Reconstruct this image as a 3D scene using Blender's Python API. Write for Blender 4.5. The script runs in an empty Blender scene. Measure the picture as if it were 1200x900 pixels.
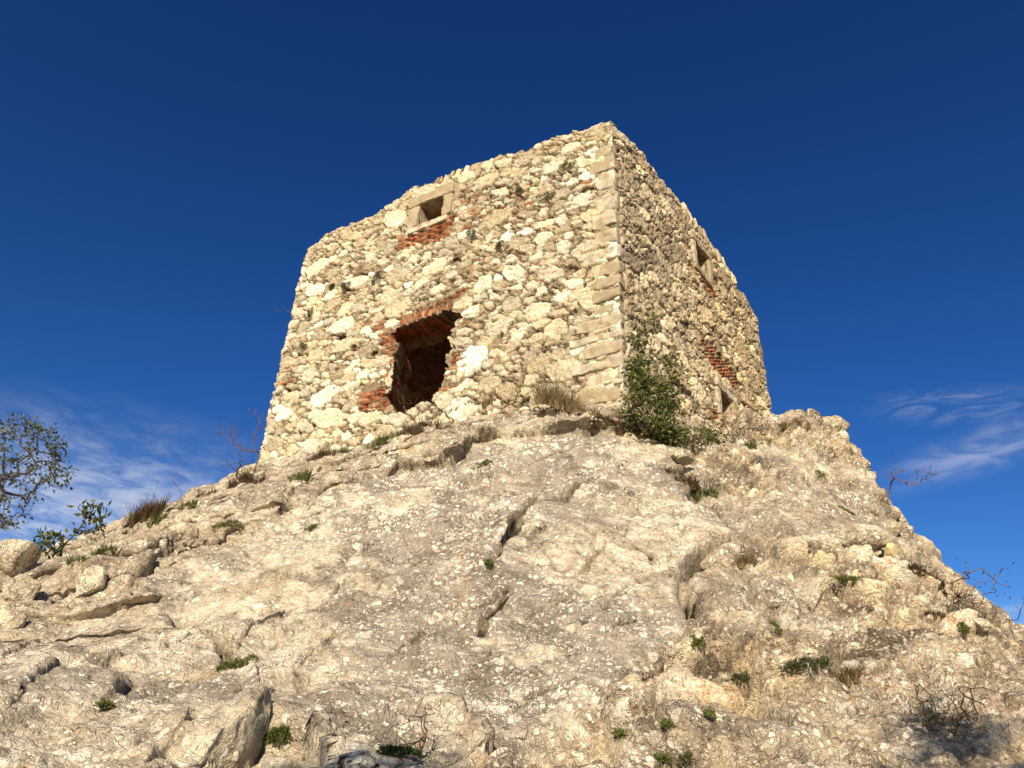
import bpy, math, random
import numpy as np
from mathutils import Vector, Matrix

random.seed(7)
rng = np.random.default_rng(11)
scene = bpy.context.scene
col = scene.collection

# ---------------------------------------------------------------- camera
FPX = 900.0                       # focal length in photo pixels (1200 x 900)
_dx, _dy = 64.0, 1485.0
_roll = math.atan2(_dx, _dy)
_pitch = math.atan(FPX / math.hypot(_dx, _dy))
F = np.array([0, math.cos(_pitch), math.sin(_pitch)])
U0 = np.array([0, -math.sin(_pitch), math.cos(_pitch)])
R0 = np.array([1.0, 0, 0])
R = math.cos(_roll) * R0 + math.sin(_roll) * U0
U = math.cos(_roll) * U0 - math.sin(_roll) * R0
cam_d = bpy.data.cameras.new('camera')
cam_d.sensor_width = 36.0
cam_d.lens = 36.0 * FPX / 1200.0
cam_d.clip_start = 0.05
cam_d.clip_end = 6000
cam = bpy.data.objects.new('camera', cam_d)
col.objects.link(cam)
cam.matrix_world = Matrix(((R[0], U[0], -F[0], 0), (R[1], U[1], -F[1], 0), (R[2], U[2], -F[2], 0), (0, 0, 0, 1)))
scene.camera = cam


def ray(px, py):
    v = F * FPX + R * (px - 600) + U * (450 - py)
    return v / math.hypot(v[0], v[1])          # unit horizontal length


def proj(P):
    zc = np.maximum(P @ F, 0.05)
    return 600 + FPX * (P @ R) / zc, 450 - FPX * (P @ U) / zc


def at(px, py, D):
    return ray(px, py) * D

# ---------------------------------------------------------------- light
SUN_AZ = math.radians(-171.0)     # azimuth from +Y, clockwise
SUN_EL = math.radians(22.0)
sd = np.array([math.sin(SUN_AZ) * math.cos(SUN_EL), math.cos(SUN_AZ) * math.cos(SUN_EL), math.sin(SUN_EL)])
sun_d = bpy.data.lights.new('sun', 'SUN')
sun_d.energy = 4.6
sun_d.angle = math.radians(0.53)
sun_d.color = (1.0, 0.885, 0.69)
sun = bpy.data.objects.new('sun', sun_d)
sun.rotation_euler = Vector(sd).to_track_quat('Z', 'Y').to_euler()
sun.location = (-10, -20, 15)
col.objects.link(sun)

scene.view_settings.view_transform = 'Standard'
scene.view_settings.look = 'None'
scene.view_settings.exposure = 0.58
scene.view_settings.gamma = 1.0
scene.view_settings.use_curve_mapping = False


class NT:
    """small node-tree helper"""
    def __init__(self, tree):
        self.t = tree
        tree.nodes.clear()

    def n(self, typ, **kw):
        nd = self.t.nodes.new(typ)
        for k, v in kw.items():
            setattr(nd, k, v)
        return nd

    def l(self, a, b):
        self.t.links.new(a, b)

    def put(self, sock, v):
        if hasattr(v, 'bl_idname') or hasattr(v, 'links'):
            self.l(v, sock)
        else:
            if sock.type == 'RGBA' and len(v) == 3:
                v = (*v, 1)
            sock.default_value = v

    def math(self, op, a, b=None, c=None, clamp=False):
        nd = self.n('ShaderNodeMath', operation=op, use_clamp=clamp)
        self.put(nd.inputs[0], a)
        if b is not None: self.put(nd.inputs[1], b)
        if c is not None: self.put(nd.inputs[2], c)
        return nd.outputs[0]

    def vmath(self, op, a, b=None):
        nd = self.n('ShaderNodeVectorMath', operation=op)
        self.put(nd.inputs[0], a)
        if b is not None: self.put(nd.inputs[1], b)
        return nd.outputs['Value'] if op in ('DISTANCE', 'DOT_PRODUCT', 'LENGTH') else nd.outputs[0]

    def mix(self, fac, a, b, blend='MIX'):
        nd = self.n('ShaderNodeMix', data_type='RGBA', blend_type=blend)
        self.put(nd.inputs[0], fac)
        self.put(nd.inputs[6], a)
        self.put(nd.inputs[7], b)
        return nd.outputs[2]

    def ramp(self, v, lo, hi, a=0.0, b=1.0):
        nd = self.n('ShaderNodeMapRange', interpolation_type='SMOOTHSTEP')
        self.put(nd.inputs[0], v)
        for i, q in enumerate((lo, hi, a, b)):
            nd.inputs[i + 1].default_value = q
        return nd.outputs[0]

    def noise(self, vec, scale, detail=4, rough=0.55, dist=0.0, out=0):
        nd = self.n('ShaderNodeTexNoise')
        if vec is not None: self.l(vec, nd.inputs['Vector'])
        nd.inputs['Scale'].default_value = scale
        nd.inputs['Detail'].default_value = detail
        nd.inputs['Roughness'].default_value = rough
        nd.inputs['Distortion'].default_value = dist
        return nd.outputs[out]

    def voro(self, vec, scale, feature='F1', out='Distance', rand=1.0):
        nd = self.n('ShaderNodeTexVoronoi', feature=feature)
        if vec is not None: self.l(vec, nd.inputs['Vector'])
        nd.inputs['Scale'].default_value = scale
        nd.inputs['Randomness'].default_value = rand
        return nd.outputs[out]

# ---- sky
world = bpy.data.worlds.new('World')
scene.world = world
world.use_nodes = True
W = NT(world.node_tree)
sky = W.n('ShaderNodeTexSky', sky_type='NISHITA')
sky.sun_disc = False
sky.sun_elevation = SUN_EL
sky.sun_rotation = SUN_AZ
sky.altitude = 400
sky.air_density = 1.0
sky.dust_density = 0.3
sky.ozone_density = 2.2
tc = W.n('ShaderNodeTexCoord')
dirv = tc.outputs['Generated']
hs = W.n('ShaderNodeHueSaturation')
hs.inputs['Hue'].default_value = 0.507
hs.inputs['Saturation'].default_value = 1.28
hs.inputs['Value'].default_value = 0.85
W.l(sky.outputs[0], hs.inputs['Color'])
gm = W.n('ShaderNodeGamma')
gm.inputs[1].default_value = 1.38
W.l(hs.outputs[0], gm.inputs[0])
skyc = gm.outputs[0]


def nrm(v):
    return tuple(np.asarray(v) / np.linalg.norm(v))


def blob(c, up, wide, high, soft):
    """soft elliptical region of the sky around direction c"""
    c = np.array(nrm(c))
    right = np.array(nrm(np.cross(c, (0, 0, 1))))
    a = math.radians(up)
    upv = np.cross(right, c)
    e1 = math.cos(a) * right + math.sin(a) * upv
    e2 = -math.sin(a) * right + math.cos(a) * upv
    x = W.math('DIVIDE', W.vmath('DOT_PRODUCT', W.vmath('SUBTRACT', dirv, tuple(c)), tuple(e1)), wide)
    y = W.math('DIVIDE', W.vmath('DOT_PRODUCT', W.vmath('SUBTRACT', dirv, tuple(c)), tuple(e2)), high)
    r = W.math('SQRT', W.math('ADD', W.math('MULTIPLY', x, x), W.math('MULTIPLY', y, y)))
    return W.ramp(r, 1.0, soft, 0.0, 1.0), x, y


def mapped(scale, rot=(0, 0, 0)):
    mp = W.n('ShaderNodeMapping')
    mp.inputs['Scale'].default_value = scale
    mp.inputs['Rotation'].default_value = rot
    W.l(dirv, mp.inputs['Vector'])
    return mp.outputs[0]

m1, _, _ = blob(ray(95, 655), 4, 0.40, 0.20, 0.1)
rip = W.noise(mapped((1, 1, 3.2), (0.0, 0.12, 0)), 26, 5, 0.6, 0.5)
big = W.noise(mapped((1, 1, 2.0)), 7, 3, 0.5)
c1 = W.math('MULTIPLY', m1, W.ramp(W.math('ADD', W.math('MULTIPLY', rip, 0.6), W.math('MULTIPLY', big, 0.4)), 0.36, 0.66, 0.10, 0.95))
m2, x2, y2 = blob(ray(1150, 528), 8, 0.15, 0.034, 0.0)
wis = W.noise(mapped((1, 1, 3.0), (0, -0.3, 0)), 16, 6, 0.6, 1.2)
c2 = W.math('MULTIPLY', m2, W.ramp(wis, 0.34, 0.68, 0.08, 0.42))
m3, _, _ = blob(ray(1130, 475), -12, 0.13, 0.03, 0.0)
c3 = W.math('MULTIPLY', m3, W.ramp(wis, 0.4, 0.7, 0.0, 0.3))
m4, _, _ = blob(ray(1170, 722), 2, 0.12, 0.022, 0.0)
c4 = W.math('MULTIPLY', m4, W.ramp(wis, 0.35, 0.7, 0.1, 0.4))
cl = W.math('MAXIMUM', W.math('MAXIMUM', c1, c2), W.math('MAXIMUM', c3, c4))
final = W.mix(cl, skyc, (7.4, 8.1, 9.8))
bg = W.n('ShaderNodeBackground')
bg.inputs['Strength'].default_value = 0.056
W.l(final, bg.inputs['Color'])
wo = W.n('ShaderNodeOutputWorld')
W.l(bg.outputs[0], wo.inputs['Surface'])

# ================================================================ helpers
def hash3(ix, iy, iz, seed):
    h = (ix.astype(np.int64) * 374761393 + iy.astype(np.int64) * 668265263 + iz.astype(np.int64) * 2147483647 + seed * 1274126177) & 0xFFFFFFFF
    h = h.astype(np.uint32)
    h ^= h >> np.uint32(13)
    h *= np.uint32(1274126177)
    h ^= h >> np.uint32(16)
    h *= np.uint32(2246822519)
    h ^= h >> np.uint32(15)
    return h.astype(np.float32) * np.float32(1 / 4294967295.0)


def vnoise(P, seed=0):
    """value noise, about -1..1, P (n,3) or (n,2)"""
    P = np.asarray(P, np.float32)
    i = np.floor(P)
    f = P - i
    f = f * f * f * (f * (f * 6 - 15) + 10)
    i = i.astype(np.int64)
    out = np.zeros(len(P), np.float32)
    three = P.shape[1] == 3
    zz = np.zeros(len(P), np.int64)
    for dx in (0, 1):
        wx = f[:, 0] if dx else 1 - f[:, 0]
        for dy in (0, 1):
            wy = wx * (f[:, 1] if dy else 1 - f[:, 1])
            if three:
                for dz in (0, 1):
                    out += wy * (f[:, 2] if dz else 1 - f[:, 2]) * hash3(i[:, 0] + dx, i[:, 1] + dy, i[:, 2] + dz, seed)
            else:
                out += wy * hash3(i[:, 0] + dx, i[:, 1] + dy, zz, seed)
    return out * 2 - 1


def fbm(P, octv=4, seed=0, gain=0.5, lac=2.03):
    P = np.asarray(P, np.float32)
    a, s, o = 1.0, 0.0, np.zeros(len(P), np.float32)
    for k in range(octv):
        o += a * vnoise(P, seed + 17 * k)
        s += a
        a *= gain
        P = P * lac + 3.7
    return o / s * 1.4


def worley(P, seed=0):
    """2-D cellular noise: F1, F2, id hash, offset to own cell centre"""
    P = np.asarray(P, np.float32)
    i = np.floor(P).astype(np.int64)
    f = P - i
    n = len(P)
    F1 = np.full(n, 9.0, np.float32); F2 = np.full(n, 9.0, np.float32)
    idh = np.zeros(n, np.float32); ox = np.zeros(n, np.float32); oy = np.zeros(n, np.float32)
    zz = np.zeros(n, np.int64)
    for dx in (-1, 0, 1):
        for dy in (-1, 0, 1):
            cx, cy = i[:, 0] + dx, i[:, 1] + dy
            qx = f[:, 0] - dx - hash3(cx, cy, zz, seed)
            qy = f[:, 1] - dy - hash3(cx, cy, zz, seed + 1)
            d = np.sqrt(qx * qx + qy * qy)
            m = d < F1
            F2 = np.where(m, F1, np.minimum(F2, d))
            F1 = np.where(m, d, F1)
            idh = np.where(m, hash3(cx, cy, zz, seed + 2), idh)
            ox = np.where(m, qx, ox); oy = np.where(m, qy, oy)
    return F1, F2, idh, ox, oy


def sstep(x, a, b):
    t = np.clip((x - a) / (b - a), 0, 1)
    return t * t * (3 - 2 * t)


def mesh_from(name, V, faces, mat=None, parent=None, smooth=True, attrs=None):
    """faces: (n,4) or (n,3) int array, or a list of such arrays"""
    if not isinstance(faces, list):
        faces = [faces]
    faces = [np.asarray(f, np.int32) for f in faces if len(f)]
    me = bpy.data.meshes.new(name)
    V = np.asarray(V, np.float32)
    me.vertices.add(len(V))
    me.vertices.foreach_set('co', V.ravel())
    loops = np.concatenate([f.ravel() for f in faces])
    tot = np.concatenate([np.full(len(f), f.shape[1], np.int32) for f in faces])
    start = np.concatenate([[0], np.cumsum(tot)[:-1]]).astype(np.int32)
    me.loops.add(len(loops))
    me.loops.foreach_set('vertex_index', loops)
    me.polygons.add(len(tot))
    me.polygons.foreach_set('loop_start', start)
    me.polygons.foreach_set('loop_total', tot)
    me.polygons.foreach_set('use_smooth', np.full(len(tot), smooth, bool))
    if attrs:
        for k, a in attrs.items():
            at_ = me.attributes.new(k, 'FLOAT_COLOR', 'POINT')
            a4 = np.ones((len(V), 4), np.float32)
            a4[:, :a.shape[1]] = a
            at_.data.foreach_set('color', a4.ravel())
    me.update(calc_edges=True)
    me.validate()
    o = bpy.data.objects.new(name, me)
    if mat: me.materials.append(mat)
    if parent: o.parent = parent
    col.objects.link(o)
    return o


def tag(o, label=None, cat=None, group=None, kind=None):
    if label: o['label'] = label
    if cat: o['category'] = cat
    if group: o['group'] = group
    if kind: o['kind'] = kind
    return o


def empty(name, loc):
    o = bpy.data.objects.new(name, None)
    o.location = loc
    o.empty_display_size = 0.2
    col.objects.link(o)
    return o

# ================================================================ materials
def new_mat(name):
    m = bpy.data.materials.new(name)
    m.use_nodes = True
    return m, NT(m.node_tree)


def finish(N, colour, rough=0.9, bump=None, strength=0.5, dist=0.02, trans=None, spec=0.2):
    b = N.n('ShaderNodeBsdfPrincipled')
    N.put(b.inputs['Base Color'], colour)
    N.put(b.inputs['Roughness'], rough)
    b.inputs['Specular IOR Level'].default_value = spec
    if bump is not None:
        bn = N.n('ShaderNodeBump')
        bn.inputs['Strength'].default_value = strength
        bn.inputs['Distance'].default_value = dist
        N.l(bump, bn.inputs['Height'])
        N.l(bn.outputs[0], b.inputs['Normal'])
    o = N.n('ShaderNodeOutputMaterial')
    sh = b.outputs[0]
    if trans is not None:
        tr = N.n('ShaderNodeBsdfTranslucent')
        N.put(tr.inputs[0], colour)
        mx = N.n('ShaderNodeMixShader')
        mx.inputs[0].default_value = trans
        N.l(sh, mx.inputs[1]); N.l(tr.outputs[0], mx.inputs[2])
        sh = mx.outputs[0]
    N.l(sh, o.inputs['Surface'])


def mat_rock():
    m, N = new_mat('limestone_rock')
    tcn = N.n('ShaderNodeTexCoord')
    P = tcn.outputs['Object']
    at_ = N.n('ShaderNodeAttribute', attribute_name='zone')
    sp = N.n('ShaderNodeSeparateColor')
    N.l(at_.outputs['Color'], sp.inputs[0])
    lich, rub, soil_shade = sp.outputs[0], sp.outputs[1], sp.outputs[2]
    # warped coordinates
    wv = N.noise(P, 9, 3, 0.6, out=1)
    Pw = N.vmath('ADD', P, N.vmath('MULTIPLY', N.vmath('SUBTRACT', wv, (0.5, 0.5, 0.5)), (0.10, 0.10, 0.10)))
    big = N.noise(P, 0.9, 4, 0.6)
    mid = N.noise(P, 5, 6, 0.65)
    fine = N.noise(P, 38, 6, 0.7)
    grain = N.noise(P, 150, 3, 0.7)
    # stretched along the bedding so that weathering runs with the slab
    mp = N.n('ShaderNodeMapping')
    mp.inputs['Rotation'].default_value = (0, math.radians(-24), 0)
    N.l(P, mp.inputs['Vector'])
    Ps = N.vmath('MULTIPLY', mp.outputs[0], (0.55, 1.0, 1.35))
    patch = N.noise(Ps, 0.95, 9, 0.66, 0.4)
    patch2 = N.noise(Ps, 4.2, 8, 0.72, 0.3)
    cream = N.mix(N.ramp(mid, 0.3, 0.7), (0.34, 0.285, 0.21), (0.64, 0.575, 0.455))
    cream = N.mix(N.ramp(big, 0.5, 0.68, 0, 0.6), cream, (0.54, 0.46, 0.32))
    grey = N.mix(N.ramp(N.noise(P, 3.3, 5, 0.6), 0.35, 0.65), (0.25, 0.212, 0.165), (0.39, 0.342, 0.275))
    pm = N.ramp(N.math('ADD', N.math('ADD', N.math('MULTIPLY', patch, 0.62), N.math('MULTIPLY', patch2, 0.38)), N.math('MULTIPLY', N.math('SUBTRACT', lich, 0.6), 0.16)), 0.462, 0.51, 0.0, 1.0)
    base = N.mix(N.math('MULTIPLY', pm, N.ramp(lich, 0.0, 1.0, 0.72, 0.95)), cream, grey)
    # rubble: cell-by-cell tone
    fa = N.n('ShaderNodeAttribute', attribute_name='frag')
    rubc = N.mix(0.75, fa.outputs['Color'], N.mix(N.ramp(N.math('ADD', N.math('MULTIPLY', fine, 0.5), N.math('MULTIPLY', mid, 0.5)), 0.38, 0.62), (0.14, 0.12, 0.10), (0.86, 0.83, 0.76)), 'OVERLAY')
    base = N.mix(N.math('MULTIPLY', fa.outputs['Alpha'], 0.85), base, rubc)
    # pale crustose lichen: small rosettes crowding the grey areas
    dens = N.math('ADD', N.math('MULTIPLY', lich, 0.35), N.math('MULTIPLY', N.math('SUBTRACT', N.noise(P, 2.6, 5, 0.65), 0.5), 1.6))

    def rosette(scale, lo):
        v = N.voro(Pw, scale)
        vc = N.n('ShaderNodeTexVoronoi'); vc.inputs['Scale'].default_value = scale
        N.l(Pw, vc.inputs['Vector'])
        s2 = N.n('ShaderNodeSeparateColor'); N.l(vc.outputs['Color'], s2.inputs[0])
        rad = N.math('MULTIPLY', N.math('ADD', s2.outputs[0], N.math('SUBTRACT', dens, lo)), 0.5)
        e = N.math('SUBTRACT', N.math('ADD', rad, N.math('MULTIPLY', N.math('SUBTRACT', fine, 0.5), 0.5)), v)
        return N.ramp(e, 0.0, 0.10), s2.outputs[1]
    wide = N.ramp(N.noise(P, 1.1, 3, 0.5), 0.4, 0.6, -0.12, 0.12)
    dens = N.math('ADD', dens, wide)
    r1, t1 = rosette(9, 0.34)
    r2_, t2 = rosette(24, 0.22)
    r3, t3 = rosette(52, 0.12)
    r0, t0 = rosette(4.6, 0.50)
    lm = N.math('MAXIMUM', N.math('MAXIMUM', N.math('MULTIPLY', r0, 0.85), N.math('MULTIPLY', r1, 0.9)), N.math('MAXIMUM', r2_, N.math('MULTIPLY', r3, 0.8)))
    lc = N.mix(t2, (0.52, 0.465, 0.37), (0.76, 0.71, 0.59))
    c = N.mix(N.math('MULTIPLY', lm, 0.85), base, lc)
    # thin dark seams and flakes
    seam = N.math('MULTIPLY', N.ramp(N.voro(N.vmath('ADD', Ps, N.vmath('MULTIPLY', N.vmath('SUBTRACT', wv, (0.5, 0.5, 0.5)), (0.22, 0.22, 0.22))), 6.5, 'DISTANCE_TO_EDGE'), 0.0, 0.022, 1, 0), N.ramp(patch2, 0.42, 0.6))
    c = N.mix(N.math('MULTIPLY', seam, 0.75), c, (0.10, 0.08, 0.06))
    # dark pits, speckles
    pit = N.ramp(N.math('ADD', N.math('MULTIPLY', fine, 0.7), N.math('MULTIPLY', mid, 0.3)), 0.34, 0.45, 1, 0)
    c = N.mix(N.math('MULTIPLY', pit, 0.7), c, (0.12, 0.098, 0.075))
    # ochre iron stain
    och = N.ramp(N.noise(P, 1.3, 4, 0.6, 0.6), 0.62, 0.76, 0, 0.4)
    c = N.mix(och, c, (0.52, 0.36, 0.17))
    # orange lichen dots, rare
    oc = N.ramp(N.voro(Pw, 2.3), 0.0, 0.075, 1, 0)
    c = N.mix(N.math('MULTIPLY', oc, 0.5), c, (0.45, 0.19, 0.06))
    # earth on ledges, plus crevice shade painted into cracks and gaps
    c = N.mix(N.math('MULTIPLY', soil_shade, 0.85), c, N.mix(fine, (0.11, 0.085, 0.055), (0.30, 0.235, 0.15)))
    c = N.mix(N.math('MULTIPLY', N.ramp(soil_shade, 0.72, 0.98), 0.85), c, (0.035, 0.027, 0.02))  # near-black crack cores: crevice shade put into the colour
    c = N.mix(0.35, c, N.mix(grain, (0.1, 0.09, 0.08), (0.9, 0.85, 0.75)), 'OVERLAY')
    gc = N.n('ShaderNodeGamma'); gc.inputs[1].default_value = 1.32
    N.l(c, gc.inputs[0])
    c = N.mix(1.0, gc.outputs[0], (1.56, 1.59, 1.70), 'MULTIPLY')
    vb = N.voro(Pw, 24, 'DISTANCE_TO_EDGE')
    h = N.math('ADD', N.math('MULTIPLY', fine, 0.9), N.math('MULTIPLY', N.ramp(vb, 0.0, 0.10), 0.22))
    h = N.math('ADD', h, N.math('MULTIPLY', grain, 0.25))
    h = N.math('ADD', h, N.math('MULTIPLY', lm, 0.10))
    h = N.math('SUBTRACT', h, N.math('MULTIPLY', seam, 0.5))
    h = N.math('ADD', h, N.math('MULTIPLY', patch2, 1.2))
    finish(N, c, 0.93, h, 0.9, 0.035)
    return m


def mat_masonry():
    m, N = new_mat('rubble_masonry')
    tcn = N.n('ShaderNodeTexCoord')
    P = tcn.outputs['Object']
    at_ = N.n('ShaderNodeAttribute', attribute_name='stone')
    c = at_.outputs['Color']
    mid = N.noise(P, 7, 5, 0.65)
    fine = N.noise(P, 45, 5, 0.7)
    grain = N.noise(P, 160, 3, 0.7)
    c = N.mix(0.5, c, N.mix(mid, (0.2, 0.18, 0.15), (0.85, 0.82, 0.75)), 'OVERLAY')
    c = N.mix(0.6, c, N.mix(N.ramp(fine, 0.3, 0.7), (0.18, 0.165, 0.15), (0.84, 0.82, 0.77)), 'OVERLAY')
    st = N.ramp(N.noise(P, 2.4, 5, 0.65, 0.5), 0.58, 0.75, 0, 0.45)
    c = N.mix(st, c, (0.40, 0.31, 0.19))
    gy = N.ramp(N.noise(P, 3.1, 6, 0.7, 0.2), 0.60, 0.72, 0, 0.4)
    c = N.mix(gy, c, (0.25, 0.22, 0.185))
    gc = N.n('ShaderNodeGamma'); gc.inputs[1].default_value = 1.25
    N.l(c, gc.inputs[0])
    c = N.mix(1.0, gc.outputs[0], (1.16, 1.17, 1.2), 'MULTIPLY')
    h = N.math('ADD', N.math('MULTIPLY', fine, 1.0), N.math('MULTIPLY', grain, 0.35))
    finish(N, c, 0.92, h, 0.9, 0.035)
    return m


def mat_sandstone():
    m, N = new_mat('dressed_sandstone')
    tcn = N.n('ShaderNodeTexCoord')
    P = tcn.outputs['Object']
    oi = N.n('ShaderNodeObjectInfo')
    rnd = oi.outputs['Random']
    mid = N.noise(P, 6, 5, 0.6)
    fine = N.noise(P, 50, 5, 0.7)
    a = N.mix(N.ramp(rnd, 0.2, 0.8), (0.38, 0.295, 0.18), (0.55, 0.47, 0.335))
    c = N.mix(N.ramp(mid, 0.4, 0.7), a, (0.31, 0.225, 0.125))
    c = N.mix(N.ramp(fine, 0.55, 0.75, 0, 0.5), c, (0.56, 0.48, 0.34))
    c = N.mix(N.ramp(fine, 0.30, 0.43, 0.7, 0), c, (0.17, 0.135, 0.09))
    c = N.mix(N.ramp(N.noise(P, 2.6, 6, 0.7, 0.4), 0.52, 0.66, 0, 0.55), c, (0.30, 0.265, 0.21))
    finish(N, c, 0.9, N.math('ADD', fine, N.math('MULTIPLY', mid, 0.5)), 0.6, 0.02)
    return m


def mat_plain(name, c1_, c2_, scale=8, rough=0.9, trans=None, bump=0.4):
    m, N = new_mat(name)
    tcn = N.n('ShaderNodeTexCoord')
    f = N.noise(tcn.outputs['Object'], scale, 5, 0.65)
    finish(N, N.mix(N.ramp(f, 0.3, 0.7), c1_, c2_), rough, f, bump, 0.02, trans)
    return m


def mat_leaf(name, ca, cb, cc_, trans=0.3):
    """leaf colour varies leaf by leaf through the 'tint' attribute"""
    m, N = new_mat(name)
    at_ = N.n('ShaderNodeAttribute', attribute_name='tint')
    s = N.n('ShaderNodeSeparateColor'); N.l(at_.outputs['Color'], s.inputs[0])
    c = N.mix(s.outputs[0], ca, cb)
    c = N.mix(N.ramp(s.outputs[1], 0.80, 0.92), c, cc_)
    finish(N, c, 0.6, trans=trans, spec=0.25)
    return m

M_ROCK = mat_rock()
M_WALL = mat_masonry()
M_SAND = mat_sandstone()
M_INNER = mat_plain('inner_masonry', (0.46, 0.29, 0.19), (0.66, 0.46, 0.32), 6, bump=1.0)
M_GROUND = mat_plain('dry_grass_ground', (0.07, 0.065, 0.03), (0.17, 0.13, 0.07), 3)
M_BARK = mat_plain('bark', (0.05, 0.04, 0.03), (0.11, 0.09, 0.07), 30)
M_TWIG = mat_plain('dry_twig', (0.09, 0.055, 0.035), (0.20, 0.13, 0.08), 30)
M_LEAF = mat_leaf('shrub_leaf', (0.05, 0.072, 0.018), (0.16, 0.175, 0.04), (0.34, 0.29, 0.09))
M_LEAF_TREE = mat_leaf('tree_leaf', (0.026, 0.046, 0.016), (0.075, 0.10, 0.026), (0.20, 0.20, 0.045))
M_LEAF_DARK = mat_leaf('dark_leaf', (0.024, 0.04, 0.013), (0.055, 0.078, 0.025), (0.10, 0.12, 0.04))
M_CUSH = mat_leaf('cushion_leaf', (0.05, 0.06, 0.025), (0.13, 0.13, 0.055), (0.24, 0.20, 0.10))
M_GREEN = mat_leaf('grass_green', (0.05, 0.075, 0.015), (0.14, 0.16, 0.035), (0.32, 0.25, 0.10))
M_DRY = mat_leaf('grass_dry', (0.16, 0.105, 0.045), (0.34, 0.24, 0.115), (0.12, 0.12, 0.04))
M_BROWN = mat_leaf('heath_brown', (0.07, 0.04, 0.022), (0.17, 0.095, 0.045), (0.09, 0.09, 0.03))

# ================================================================ tower plan
SC = 11.0 / 12.0
TOPZ = 11.0


def on_top(px, py):
    v = ray(px, py)
    return v * (TOPZ / v[2])

Qc = on_top(716, 146)
Ac = on_top(360, 290)
Bc = on_top(886, 371)
for p_ in (Qc, Ac, Bc): p_[2] = 0
Cc = Ac + Bc - Qc


class Face:
    def __init__(self, S, E, inside):
        self.S = S; d = E - S
        self.L = float(np.linalg.norm(d)); self.e = d / self.L
        n = np.array([self.e[1], -self.e[0], 0.0])
        if n @ (inside - S) > 0: n = -n
        self.n = n

    def sz(self, px, py):
        v = ray(px, py)
        k = (self.n @ self.S) / (self.n @ v)
        p = v * k
        return float((p - self.S) @ self.e), float(p[2])

    def pt(self, s, z, h=0.0):
        return self.S + self.e * s + self.n * h + np.array([0, 0, z])

ctr = (Qc + Ac + Bc + Cc) / 4
FF = Face(Ac, Qc, ctr)            # front (sunlit) face
FR = Face(Qc, Bc, ctr)            # right (raking) face
FB = Face(Bc, Cc, ctr)
FL = Face(Cc, Ac, ctr)

def in_poly(S_, Z_, poly):
    ins = np.zeros(S_.shape, bool)
    n = len(poly)
    for k in range(n):
        x1, y1 = poly[k]; x2, y2 = poly[(k + 1) % n]
        c = ((y1 > Z_) != (y2 > Z_)) & (S_ < (x2 - x1) * (Z_ - y1) / (y2 - y1 + 1e-12) + x1)
        ins ^= c
    return ins


def seg_dist(S_, Z_, poly):
    d = np.full(S_.shape, 1e9)
    n = len(poly)
    for k in range(n):
        a = poly[k]; b_ = poly[(k + 1) % n]; e = b_ - a
        t = np.clip(((S_ - a[0]) * e[0] + (Z_ - a[1]) * e[1]) / (e @ e), 0, 1)
        d = np.minimum(d, np.hypot(S_ - a[0] - t * e[0], Z_ - a[1] - t * e[1]))
    return d

CREAM = np.array([1.10, 1.11, 1.14]) * np.array([[0.72, 0.65, 0.52], [0.66, 0.585, 0.45], [0.76, 0.70, 0.58], [0.60, 0.52, 0.39], [0.55, 0.47, 0.345], [0.64, 0.575, 0.46]])
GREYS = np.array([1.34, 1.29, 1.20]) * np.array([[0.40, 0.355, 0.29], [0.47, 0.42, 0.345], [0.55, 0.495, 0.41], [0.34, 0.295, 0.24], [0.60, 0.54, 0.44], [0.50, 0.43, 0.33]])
BRICK = np.array([1.12, 1.22, 1.22]) * np.array([[0.37, 0.145, 0.075], [0.42, 0.17, 0.085], [0.30, 0.115, 0.065], [0.48, 0.25, 0.15], [0.38, 0.21, 0.14]])


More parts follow.
